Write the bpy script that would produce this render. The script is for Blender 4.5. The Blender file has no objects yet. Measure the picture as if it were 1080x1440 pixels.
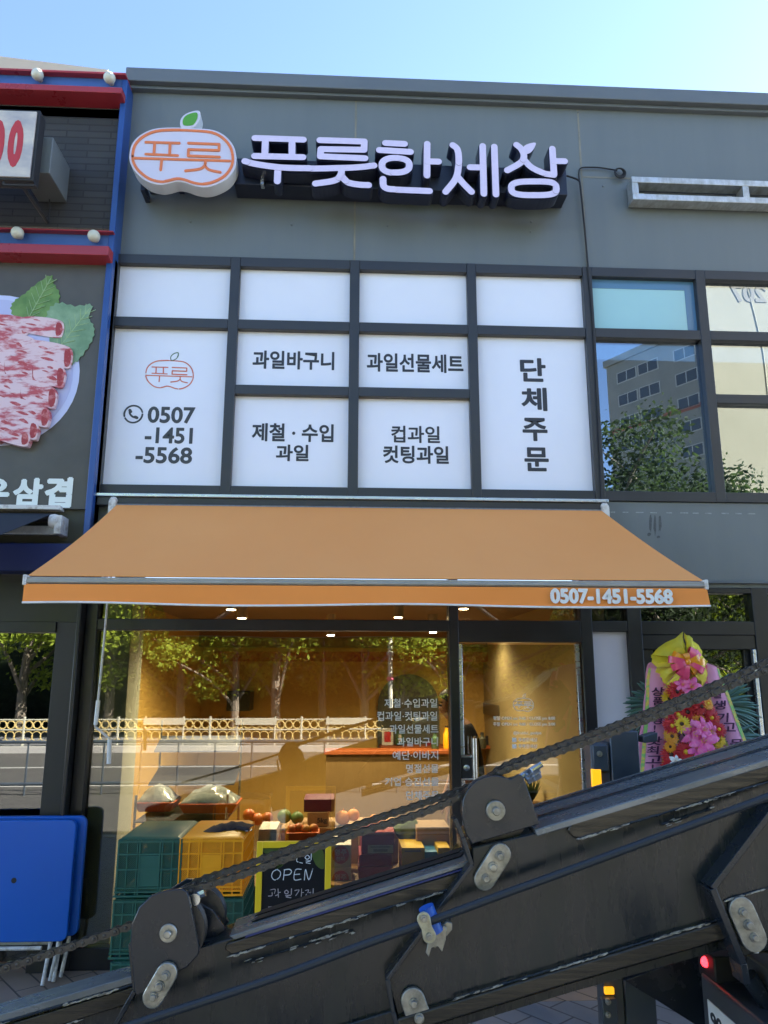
import bpy, bmesh, math, random
from mathutils import Vector, Matrix
V = Vector
rnd = random.Random(7)
sc = bpy.context.scene
COL = sc.collection

# ------------------------------------------------------------------ camera
F, D, H = 1070.0, 5.4, 1.810
PAN, TILT, ROLL = 0.05105, 0.21267, 0.00098
_fw = V((math.sin(PAN)*math.cos(TILT), math.cos(PAN)*math.cos(TILT), math.sin(TILT)))
_rt = V((math.cos(PAN), -math.sin(PAN), 0)); _up = _rt.cross(_fw)
RT = _rt*math.cos(ROLL) + _up*math.sin(ROLL); UP = -_rt*math.sin(ROLL) + _up*math.cos(ROLL); FW = _fw
CAM = V((0, -D, H))
cd = bpy.data.cameras.new('camera'); cam = bpy.data.objects.new('camera', cd); COL.objects.link(cam)
cd.sensor_fit = 'VERTICAL'; cd.sensor_height = 36; cd.sensor_width = 27; cd.lens = 36*F/1440
cd.clip_start = .05; cd.clip_end = 3000
cam.matrix_world = Matrix(((RT.x, UP.x, -FW.x, CAM.x), (RT.y, UP.y, -FW.y, CAM.y), (RT.z, UP.z, -FW.z, CAM.z), (0, 0, 0, 1)))
sc.camera = cam

def at(px, py, Y=0.0):
    "photo pixel -> the point of the plane y=Y behind it"
    d = RT*((px-540)/F) - UP*((py-720)/F) + FW
    return CAM + d*((Y+D)/d.y)

# ------------------------------------------------------------------ sky, sun, exposure
SUN_EL, SUN_AZ = 34.0, 60.0          # behind the shop, to the right
w = bpy.data.worlds.new('World'); sc.world = w; w.use_nodes = True
nt = w.node_tree; bg = nt.nodes['Background']
sky = nt.nodes.new('ShaderNodeTexSky'); sky.sky_type = 'NISHITA'; sky.sun_disc = False
sky.sun_elevation = math.radians(SUN_EL); sky.sun_rotation = math.radians(SUN_AZ)
sky.air_density = .62; sky.dust_density = .1; sky.ozone_density = 1.2
nt.links.new(sky.outputs[0], bg.inputs[0]); bg.inputs[1].default_value = .05
sl = bpy.data.lights.new('sun', 'SUN'); sl.energy = 5.0; sl.angle = math.radians(.5); sl.color = (1, .94, .85)
so = bpy.data.objects.new('sun', sl); COL.objects.link(so); so.location = (20, 30, 40)
e, a = math.radians(SUN_EL), math.radians(SUN_AZ)
so.rotation_euler = V((-math.sin(a)*math.cos(e), -math.cos(a)*math.cos(e), -math.sin(e))).to_track_quat('-Z', 'Y').to_euler()
sc.view_settings.view_transform = 'Standard'; sc.view_settings.look = 'None'
sc.view_settings.gamma = 1; sc.view_settings.exposure = 3.62
sc.view_settings.use_curve_mapping = False
sc.cycles.max_bounces = 10; sc.cycles.transparent_max_bounces = 16; sc.cycles.glossy_bounces = 5
sc.cycles.sample_clamp_indirect = 6; sc.cycles.caustics_reflective = False; sc.cycles.caustics_refractive = False
sc.cycles.use_denoising = True

# ------------------------------------------------------------------ materials
def mat(name, col, rough=.5, metal=0, spec=.5, col2=None, scale=4, detail=5, stretch=(1, 1, 1), lo=.35, hi=.7,
        bump=0, bscale=60, emit=0, ecol=None, rvar=0, sheen=0, trans=0, coat=0):
    m = bpy.data.materials.new(name); m.use_nodes = True
    n = m.node_tree.nodes; L = m.node_tree.links; b = n['Principled BSDF']
    c4 = (*col, 1)
    b.inputs['Base Color'].default_value = c4; b.inputs['Roughness'].default_value = rough
    b.inputs['Metallic'].default_value = metal; b.inputs['Specular IOR Level'].default_value = spec
    if sheen: b.inputs['Sheen Weight'].default_value = sheen
    if coat: b.inputs['Coat Weight'].default_value = coat
    if emit:
        b.inputs['Emission Color'].default_value = (*(ecol or col), 1); b.inputs['Emission Strength'].default_value = emit
    if col2 or rvar or bump:
        tc = n.new('ShaderNodeTexCoord'); mp = n.new('ShaderNodeMapping'); mp.inputs['Scale'].default_value = stretch
        L.new(tc.outputs['Object'], mp.inputs[0])
    if col2 or rvar:
        nz = n.new('ShaderNodeTexNoise'); nz.inputs['Scale'].default_value = scale; nz.inputs['Detail'].default_value = detail
        nz.inputs['Roughness'].default_value = .62
        L.new(mp.outputs[0], nz.inputs[0])
        mr = n.new('ShaderNodeMapRange'); mr.inputs[1].default_value = lo; mr.inputs[2].default_value = hi
        L.new(nz.outputs[0], mr.inputs[0])
        if col2:
            mx = n.new('ShaderNodeMix'); mx.data_type = 'RGBA'
            mx.inputs[6].default_value = c4; mx.inputs[7].default_value = (*col2, 1)
            L.new(mr.outputs[0], mx.inputs[0]); L.new(mx.outputs[2], b.inputs['Base Color'])
        if rvar:
            m2 = n.new('ShaderNodeMapRange'); m2.inputs[3].default_value = max(0, rough-rvar); m2.inputs[4].default_value = min(1, rough+rvar)
            L.new(mr.outputs[0], m2.inputs[0]); L.new(m2.outputs[0], b.inputs['Roughness'])
    if bump:
        nb = n.new('ShaderNodeTexNoise'); nb.inputs['Scale'].default_value = bscale; nb.inputs['Detail'].default_value = 4
        L.new(mp.outputs[0], nb.inputs[0])
        bp = n.new('ShaderNodeBump'); bp.inputs['Strength'].default_value = bump; bp.inputs['Distance'].default_value = .01
        L.new(nb.outputs[0], bp.inputs['Height']); L.new(bp.outputs[0], b.inputs['Normal'])
    return m

def glass(name, tint, refl, boost=1.4, wav=0, rcol=(1, 1, 1)):
    m = bpy.data.materials.new(name); m.use_nodes = True
    n = m.node_tree.nodes; L = m.node_tree.links; n.remove(n['Principled BSDF']); out = n['Material Output']
    tr = n.new('ShaderNodeBsdfTransparent'); tr.inputs[0].default_value = (*tint, 1)
    gl = n.new('ShaderNodeBsdfGlossy'); gl.inputs['Roughness'].default_value = 0; gl.inputs['Color'].default_value = (*rcol, 1)
    fr = n.new('ShaderNodeFresnel'); fr.inputs[0].default_value = 1.45
    ma = n.new('ShaderNodeMath'); ma.operation = 'MULTIPLY_ADD'; ma.inputs[1].default_value = boost; ma.inputs[2].default_value = refl; ma.use_clamp = True
    mx = n.new('ShaderNodeMixShader')
    L.new(fr.outputs[0], ma.inputs[0]); L.new(ma.outputs[0], mx.inputs[0]); L.new(tr.outputs[0], mx.inputs[1]); L.new(gl.outputs[0], mx.inputs[2]); L.new(mx.outputs[0], out.inputs[0])
    if wav:
        tc = n.new('ShaderNodeTexCoord'); nb = n.new('ShaderNodeTexNoise'); nb.inputs['Scale'].default_value = 1.6; nb.inputs['Detail'].default_value = 1
        bp = n.new('ShaderNodeBump'); bp.inputs['Strength'].default_value = wav; bp.inputs['Distance'].default_value = .01
        L.new(tc.outputs['Object'], nb.inputs[0]); L.new(nb.outputs[0], bp.inputs['Height'])
        L.new(bp.outputs[0], gl.inputs['Normal'])
    return m

def brickmat(name, c1, c2, mortar, bw, bh, msz, rough=.8, plane='XZ', bump=.4, offs=.5, rot=0, nscale=3, namt=.25):
    m = bpy.data.materials.new(name); m.use_nodes = True
    n = m.node_tree.nodes; L = m.node_tree.links; b = n['Principled BSDF']; b.inputs['Roughness'].default_value = rough
    tc = n.new('ShaderNodeTexCoord'); sp = n.new('ShaderNodeSeparateXYZ'); cb = n.new('ShaderNodeCombineXYZ')
    L.new(tc.outputs['Object'], sp.inputs[0]); L.new(sp.outputs[0], cb.inputs[0]); L.new(sp.outputs[2 if plane == 'XZ' else 1], cb.inputs[1])
    mp = n.new('ShaderNodeMapping'); mp.inputs['Rotation'].default_value = (0, 0, rot); L.new(cb.outputs[0], mp.inputs[0])
    bt = n.new('ShaderNodeTexBrick'); bt.offset = offs; bt.inputs['Scale'].default_value = 1
    bt.inputs['Brick Width'].default_value = bw; bt.inputs['Row Height'].default_value = bh; bt.inputs['Mortar Size'].default_value = msz
    bt.inputs['Color1'].default_value = (*c1, 1); bt.inputs['Color2'].default_value = (*c2, 1); bt.inputs['Mortar'].default_value = (*mortar, 1)
    L.new(mp.outputs[0], bt.inputs[0])
    nz = n.new('ShaderNodeTexNoise'); nz.inputs['Scale'].default_value = nscale; nz.inputs['Detail'].default_value = 6; L.new(tc.outputs['Object'], nz.inputs[0])
    mr = n.new('ShaderNodeMapRange'); mr.inputs[3].default_value = 1-namt; mr.inputs[4].default_value = 1+namt; L.new(nz.outputs[0], mr.inputs[0])
    mx = n.new('ShaderNodeMix'); mx.data_type = 'RGBA'; mx.blend_type = 'MULTIPLY'; mx.inputs[0].default_value = 1
    L.new(bt.outputs[0], mx.inputs[6]); L.new(mr.outputs[0], mx.inputs[7]); L.new(mx.outputs[2], b.inputs['Base Color'])
    bp = n.new('ShaderNodeBump'); bp.inputs['Strength'].default_value = bump; bp.inputs['Distance'].default_value = .006; bp.invert = True
    nb = n.new('ShaderNodeTexNoise'); nb.inputs['Scale'].default_value = 90; L.new(tc.outputs['Object'], nb.inputs[0])
    ad = n.new('ShaderNodeMath'); ad.operation = 'MULTIPLY_ADD'; ad.inputs[1].default_value = .25; L.new(nb.outputs[0], ad.inputs[0]); L.new(bt.outputs['Fac'], ad.inputs[2])
    L.new(ad.outputs[0], bp.inputs['Height']); L.new(bp.outputs[0], b.inputs['Normal'])
    return m

def holemat(name, col, step=.011, rough=.45):
    "moulded plastic grid: real holes through the wall"
    m = mat(name, col, rough, col2=tuple(c*.8 for c in col), scale=9)
    n = m.node_tree.nodes; L = m.node_tree.links; b = n['Principled BSDF']; out = n['Material Output']
    tc = n.new('ShaderNodeTexCoord'); sp = n.new('ShaderNodeSeparateXYZ'); L.new(tc.outputs['Object'], sp.inputs[0])
    ad = n.new('ShaderNodeMath'); ad.operation = 'ADD'; L.new(sp.outputs[0], ad.inputs[0]); L.new(sp.outputs[1], ad.inputs[1])
    res = []
    for op in ('ADD', 'SUBTRACT'):
        q = n.new('ShaderNodeMath'); q.operation = op; L.new(ad.outputs[0], q.inputs[0]); L.new(sp.outputs[2], q.inputs[1])
        s = n.new('ShaderNodeMath'); s.operation = 'MULTIPLY'; s.inputs[1].default_value = 1/step; L.new(q.outputs[0], s.inputs[0])
        fr = n.new('ShaderNodeMath'); fr.operation = 'FRACT'; L.new(s.outputs[0], fr.inputs[0])
        g = n.new('ShaderNodeMath'); g.operation = 'GREATER_THAN'; g.inputs[1].default_value = .42; L.new(fr.outputs[0], g.inputs[0]); res.append(g)
    mu = n.new('ShaderNodeMath'); mu.operation = 'MULTIPLY'; L.new(res[0].outputs[0], mu.inputs[0]); L.new(res[1].outputs[0], mu.inputs[1])
    tr = n.new('ShaderNodeBsdfTransparent'); mx = n.new('ShaderNodeMixShader')
    L.new(mu.outputs[0], mx.inputs[0]); L.new(b.outputs[0], mx.inputs[1]); L.new(tr.outputs[0], mx.inputs[2]); L.new(mx.outputs[0], out.inputs[0])
    return m

def leafmat(name, c1, c2):
    m = mat(name, c1, .75, spec=.2, col2=c2, scale=1.2); n = m.node_tree.nodes; L = m.node_tree.links; b = n['Principled BSDF']; out = n['Material Output']
    t = n.new('ShaderNodeBsdfTranslucent'); t.inputs[0].default_value = (c2[0]*1.5, c2[1]*1.5, c2[2], 1); mx = n.new('ShaderNodeMixShader'); mx.inputs[0].default_value = .42
    L.new(b.outputs[0], mx.inputs[1]); L.new(t.outputs[0], mx.inputs[2]); L.new(mx.outputs[0], out.inputs[0]); return m

M = dict(
    panel=mat('panel_grey', (.132, .152, .157), .38, 0, .5, col2=(.152, .172, .174), scale=2.4, stretch=(1.6, 1, .16), lo=.3, hi=.75, rvar=.06, bump=.03, bscale=2.2),
    panel_hi=mat('coping_grey', (.115, .132, .145), .34, 0, .5, col2=(.13, .147, .158), scale=1.2, rvar=.05),
    seam=mat('seam_sealant', (.25, .235, .19), .7, col2=(.15, .15, .13), scale=5),
    seamd=mat('seam_dark', (.035, .04, .045), .6),
    frame=mat('frame_charcoal', (.026, .028, .032), .38, 0, .5, col2=(.034, .036, .04), scale=3, rvar=.05),
    shopframe=mat('shopfront_black', (.010, .011, .014), .35, col2=(.016, .017, .02), scale=3, rvar=.06),
    bargrey=mat('anodised_grey_bar', (.36, .35, .33), .45, .4, col2=(.30, .29, .27), scale=9),
    alu=mat('aluminium', (.62, .66, .70), .32, .9, col2=(.5, .54, .58), scale=14, stretch=(.3, 1, 3), rvar=.1),
    alu_old=mat('weathered_aluminium', (.60, .62, .62), .42, .75, col2=(.40, .40, .37), scale=10, stretch=(2, 1, 1), rvar=.12),
    film=mat('white_film', (.80, .82, .90), .18, 0, .6, col2=(.77, .79, .87), scale=1.3),
    film_plain=mat('frosted_film', (.66, .66, .72), .3, col2=(.6, .6, .67), scale=2),
    vinyl=mat('white_vinyl', (.90, .90, .88), .6, spec=.3),
    ink=mat('ink_charcoal', (.028, .032, .042), .45),
    ink_phone=mat('ink_grey', (.045, .05, .055), .45),
    orange_line=mat('orange_line', (.72, .19, .06), .45),
    coral_line=mat('coral_line', (.62, .16, .09), .45),
    green_line=mat('green_line', (.07, .16, .09), .45),
    sign_white=mat('logo_face', (.55, .54, .66), .35, emit=.004, ecol=(.86, .84, 1)),
    sign_side=mat('logo_side', (.62, .66, .70), .4),
    sign_green=mat('leaf_green', (.075, .28, .03), .35, emit=.01),
    led=mat('lit_acrylic', (.50, .48, .63), .35, emit=.016, ecol=(.66, .58, 1), col2=(.47, .45, .60), scale=20),
    led_side=mat('letter_side_navy', (.012, .016, .04), .35),
    navybox=mat('backing_navy', (.012, .018, .042), .38, col2=(.018, .025, .05), scale=3),
    navy=mat('navy_canvas', (.011, .020, .034), .75, bump=.1, bscale=300),
    blue=mat('blue_paint', (.016, .062, .24), .34, col2=(.022, .08, .28), scale=2, rvar=.06),
    blueband=mat('blue_fascia', (.045, .11, .32), .34, col2=(.06, .13, .36), scale=2, rvar=.06),
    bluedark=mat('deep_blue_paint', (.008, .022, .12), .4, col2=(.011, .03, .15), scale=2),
    red=mat('red_ledge', (.30, .028, .04), .32, col2=(.36, .035, .05), scale=3, rvar=.05),
    globe=mat('globe_opal', (.60, .60, .50), .25),
    brick=brickmat('dark_brick', (.030, .030, .031), (.042, .041, .041), (.020, .020, .021), .34, .058, .006, .7, bump=.9),
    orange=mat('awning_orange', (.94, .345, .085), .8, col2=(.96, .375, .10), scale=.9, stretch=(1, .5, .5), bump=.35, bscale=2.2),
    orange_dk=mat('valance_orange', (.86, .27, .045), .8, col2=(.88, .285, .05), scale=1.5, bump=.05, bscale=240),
    white=mat('white_paint', (.86, .86, .84), .4, col2=(.7, .69, .65), scale=8),
    white_old=mat('chipped_white_paint', (.66, .64, .60), .5, col2=(.36, .30, .25), scale=22, lo=.5, hi=.72),
    bluetable=mat('blue_plastic', (.004, .11, .52), .36, col2=(.005, .12, .56), scale=1.2, rvar=.05, bump=.03, bscale=90),
    black=mat('black_rubber', (.012, .012, .013), .6),
    darkcloth=mat('dark_cloth', (.022, .020, .028), .85, bump=.4, bscale=120),
    chalk=mat('chalkboard_black', (.004, .0045, .007), .55, spec=.3, col2=(.007, .0075, .011), scale=3),
    chalkline=mat('chalk_white', (.75, .75, .75), .8), chalkline2=mat('chalk_dim', (.42, .36, .36), .8),
    paintgreen=mat('chalk_green_patch', (.06, .10, .012), .7, col2=(.10, .13, .02), scale=9),
    yellow=mat('yellow_frame', (.92, .58, .008), .42, col2=(.94, .62, .015), scale=6),
    cratey=mat('crate_yellow', (.98, .39, .005), .42, col2=(.96, .36, .005), scale=7, rvar=.05),
    crateyh=holemat('crate_yellow_grid', (.95, .34, .004)),
    crateg=mat('crate_green', (.018, .105, .075), .42, col2=(.024, .12, .088), scale=7, rvar=.05),
    crategh=holemat('crate_green_grid', (.016, .095, .066)),
    glass_shop=glass('shop_glass', (.70, .68, .61), .072, 1.0, wav=.02),
    glass_up=glass('coated_glass', (.30, .38, .40), .27, 1.2, wav=.035, rcol=(.80, .90, 1)),
    glass_dark=glass('dark_glass', (.42, .46, .45), .12, 1.0, wav=.02),
    glass_clear=glass('clear_glass', (.92, .95, .97), .05, 1.0),
    cyan_blind=mat('cyan_blind_pane', (.36, .60, .62), .12, col2=(.38, .63, .64), scale=1.5), edge_glass=mat('blue_edge_glass', (.10, .22, .36), .1), dark=mat('dark_room', (.02, .022, .024), .8),  # opaque cyan pane replaces the blind behind it, to catch more daylight
    ochre=mat('ochre_wall', (.56, .36, .085), .75, col2=(.60, .39, .10), scale=1.5),
    beige=mat('beige_wall', (.34, .27, .12), .75, col2=(.37, .30, .14), scale=1.5),
    ceil=mat('shop_ceiling', (.20, .13, .075), .7), trimo=mat('orange_trim', (.32, .08, .015), .6),
    celadon=mat('pale_green_column', (.52, .56, .44), .6, col2=(.55, .59, .47), scale=2),
    wood=mat('wood', (.28, .16, .06), .55, col2=(.36, .22, .10), scale=6, stretch=(1, 8, 8)),
    shopfloor=mat('shop_floor', (.13, .10, .06), .4, col2=(.16, .12, .075), scale=3),
    lampon=mat('lit_lamp', (1, .85, .6), .4, emit=6, ecol=(1, .82, .52)),
    lampwhite=mat('lit_lamp_white', (1, .96, .9), .4, emit=12, ecol=(1, .95, .88)),
    lampbody=mat('lamp_body', (.45, .38, .28), .5),
    steel=mat('zinc_steel', (.40, .40, .36), .42, .75, col2=(.22, .21, .18), scale=26, rvar=.12, bump=.15, bscale=120),
    chrome=mat('bright_steel', (.62, .66, .68), .25, .95, col2=(.4, .42, .42), scale=40),
    boom=mat('boom_black_paint', (.0095, .0145, .018), .36, 0, .5, col2=(.027, .029, .025), scale=5, stretch=(2.2, 2.2, .55), lo=.44, hi=.74, detail=7, rvar=.16, bump=.08, bscale=20),
    plate=mat('plate_black_paint', (.013, .018, .024), .33, 0, .5, col2=(.021, .025, .03), scale=7, lo=.45, hi=.75, rvar=.12, bump=.06, bscale=60),
    rail=mat('boom_rail_worn', (.19, .21, .225), .28, .35, col2=(.12, .135, .145), scale=6, stretch=(.6, 1.5, 1.5), lo=.36, hi=.66, rvar=.10),
    grease=mat('greasy_rail', (.048, .041, .029), .28, .2, col2=(.016, .015, .013), scale=8, stretch=(.35, 9, 12), lo=.34, hi=.66, rvar=.12, bump=.06, bscale=30),
    chip=mat('bare_weld_chips', (.42, .42, .38), .5, .3, col2=(.16, .15, .13), scale=45, lo=.42, hi=.6),
    chain=mat('chain_steel', (.045, .044, .043), .40, .4, col2=(.085, .078, .07), scale=50, rvar=.12),
    hose=mat('cable_grey', (.022, .028, .037), .5, spec=.4),
    bluenylon=mat('blue_nylon', (.012, .085, .42), .4, col2=(.02, .12, .48), scale=30),
    truckgrey=mat('truck_grey', (.05, .056, .066), .42, col2=(.075, .08, .085), scale=6, rvar=.1),
    jack=mat('jack_blue_grey', (.035, .048, .066), .42, col2=(.05, .064, .08), scale=6, rvar=.1),
    amber=mat('amber_glow', (.85, .36, .01), .25, emit=.12),  # own glow added to reflectors and a bottle, no lamp behind them
    tail=mat('tail_light', (.9, .02, .02), .25, emit=.8, ecol=(1, .02, .03)),
    pink=mat('ribbon_pink', (.82, .33, .52), .4, col2=(.84, .38, .56), scale=4), ribbonink=mat('ribbon_ink', (.06, .01, .05), .5),
    edging=mat('ribbon_edging', (.75, .55, .10), .5, col2=(.25, .55, .15), scale=40, lo=.44, hi=.56),
    edging2=mat('ribbon_edging_pink', (.85, .15, .35), .5, col2=(.85, .75, .2), scale=40, lo=.44, hi=.56),
    bowpink=mat('bow_pink', (.86, .09, .20), .28, coat=.5), boworange=mat('bow_orange', (.94, .36, .02), .28, coat=.5),
    palm=mat('palm_green', (.085, .19, .145), .42, col2=(.13, .24, .18), scale=12),
    fred=mat('gerbera_red', (.55, .012, .018), .55, col2=(.66, .03, .03), scale=30), fyel=mat('gerbera_yellow', (.86, .62, .03), .55, col2=(.85, .5, .02), scale=30),
    forg=mat('gerbera_orange', (.86, .30, .012), .55, col2=(.88, .42, .03), scale=30), fpink=mat('lily_pink', (.80, .07, .30), .5, col2=(.88, .26, .48), scale=26),
    fwhite=mat('lily_white', (.82, .80, .74), .5), fdark=mat('flower_eye', (.06, .025, .015), .7), fstam=mat('stamen', (.75, .5, .05), .7),
    fgreen=mat('filler_green', (.03, .08, .02), .6, col2=(.05, .11, .03), scale=30),
    skin=mat('skin', (.42, .24, .16), .5), tee=mat('black_cotton', (.008, .008, .01), .85), hair=mat('black_hair', (.006, .006, .007), .5),
    card=mat('cardboard', (.36, .22, .10), .75, col2=(.40, .26, .13), scale=5), boxred=mat('crimson_box', (.30, .015, .04), .5), boxplum=mat('plum_box', (.10, .01, .04), .5),
    boxwhite=mat('white_box', (.62, .60, .55), .55), boxyel=mat('yellow_box', (.75, .50, .02), .5), boxblue=mat('blue_box', (.05, .25, .50), .5),
    circred=mat('red_print', (.55, .03, .03), .5), printgrey=mat('grey_print', (.15, .15, .15), .6),
    traywrap=mat('plastic_wrap', (.34, .38, .38), .12, spec=.8, col2=(.16, .19, .19), scale=14, bump=.7, bscale=18), trayorange=mat('orange_tray', (.55, .11, .02), .45),
    wicker=mat('dark_wicker', (.07, .04, .025), .7, bump=.8, bscale=90), fruit=mat('apple_red', (.45, .05, .02), .4, col2=(.5, .25, .03), scale=8),
    fruitg=mat('melon_green', (.10, .20, .04), .45, col2=(.16, .26, .07), scale=8), fruito=mat('tangerine', (.75, .28, .02), .45),
    leaf=leafmat('tree_leaf_sunlit', (.17, .23, .025), (.23, .29, .03)), leafd=leafmat('tree_leaf_shaded', (.018, .030, .014), (.028, .045, .018)),  # same foliage twice: sunlight in the first colour, shade in the second
    bark=mat('bark', (.12, .095, .07), .85, col2=(.2, .17, .13), scale=12, stretch=(3, 3, .6), bump=.6, bscale=14),
    asphalt=mat('asphalt', (.055, .053, .05), .85, col2=(.07, .068, .063), scale=2, bump=.4, bscale=260),
    kerb=mat('kerb_granite', (.30, .29, .27), .7, col2=(.38, .37, .35), scale=40), roadline=mat('road_paint', (.34, .34, .32), .7),
    earth=mat('far_ground', (.24, .225, .19), .9, col2=(.30, .28, .24), scale=1),
    apt_trim=mat('apartment_trim', (.34, .35, .34), .7), apt=mat('apartment_grey', (.17, .18, .17), .8, col2=(.22, .22, .205), scale=.3), aptb=mat('apartment_beige', (.17, .152, .095), .8, col2=(.20, .178, .118), scale=.15),
    aptband=mat('apartment_band', (.22, .08, .06), .8), aptglass=mat('apartment_window', (.05, .06, .07), .2), aptink=mat('block_number', (.10, .085, .06), .7),
    fencew=mat('fence_cream', (.42, .41, .33), .5), fencey=mat('fence_gold', (.52, .40, .16), .4),
    meat=mat('meat_print', (.46, .06, .07), .5, col2=(.70, .34, .36), scale=16, lo=.5, hi=.66, detail=4),
    meatend=mat('meat_end_print', (.36, .03, .035), .5, col2=(.55, .16, .16), scale=22, lo=.5, hi=.62),
    meatfat=mat('meat_fat_print', (.76, .55, .58), .5, col2=(.50, .08, .10), scale=4.6, stretch=(1.3, 1, 4.2), lo=.48, hi=.60, detail=5),
    platep=mat('plate_print', (.44, .46, .72), .4, col2=(.52, .54, .78), scale=2), platerim=mat('plate_rim_print', (.56, .60, .84), .4),
    leafp=mat('perilla_print', (.09, .20, .045), .5, col2=(.20, .34, .09), scale=10), leafp2=mat('perilla_print_pale', (.14, .26, .14), .5, col2=(.26, .40, .24), scale=10),
    vein=mat('leaf_vein_print', (.32, .46, .22), .5), poster=mat('poster_umber', (.066, .060, .048), .42, col2=(.088, .080, .066), scale=2.2),
    posterwhite=mat('poster_lettering', (.80, .84, .78), .5), boxface=mat('menu_face', (.62, .56, .48), .4, col2=(.36, .34, .36), scale=3.5, stretch=(1, 1, 2)),
    redink=mat('red_lettering', (.46, .03, .035), .45), wallbrown=mat('umber_wall', (.022, .021, .018), .5, col2=(.028, .026, .022), scale=2, rvar=.06),
    olivewall=mat('olive_wall', (.04, .042, .026), .6, col2=(.055, .055, .035), scale=5), eave=mat('eave_beige', (.48, .42, .32), .6),
    mirror=mat('niche_grey', (.12, .13, .10), .4),
)
M['pave'] = brickmat('paving_beige', (.30, .215, .155), (.34, .25, .185), (.11, .085, .065), .46, .155, .006, .8, 'XY', .7, rot=.9, namt=.3)
M['paveg'] = brickmat('paving_grey', (.20, .205, .215), (.235, .24, .25), (.085, .085, .09), .32, .16, .006, .8, 'XY', .6, rot=.9, namt=.35)
# flower wrap: thin coloured mesh that lets some light through
def veil(name, col, alpha):
    m = mat(name, col, .5); n = m.node_tree.nodes; L = m.node_tree.links; b = n['Principled BSDF']
    b.inputs['Alpha'].default_value = alpha; return m
M['wrap'] = veil('yellow_net', (.95, .84, .06), .62)

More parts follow.
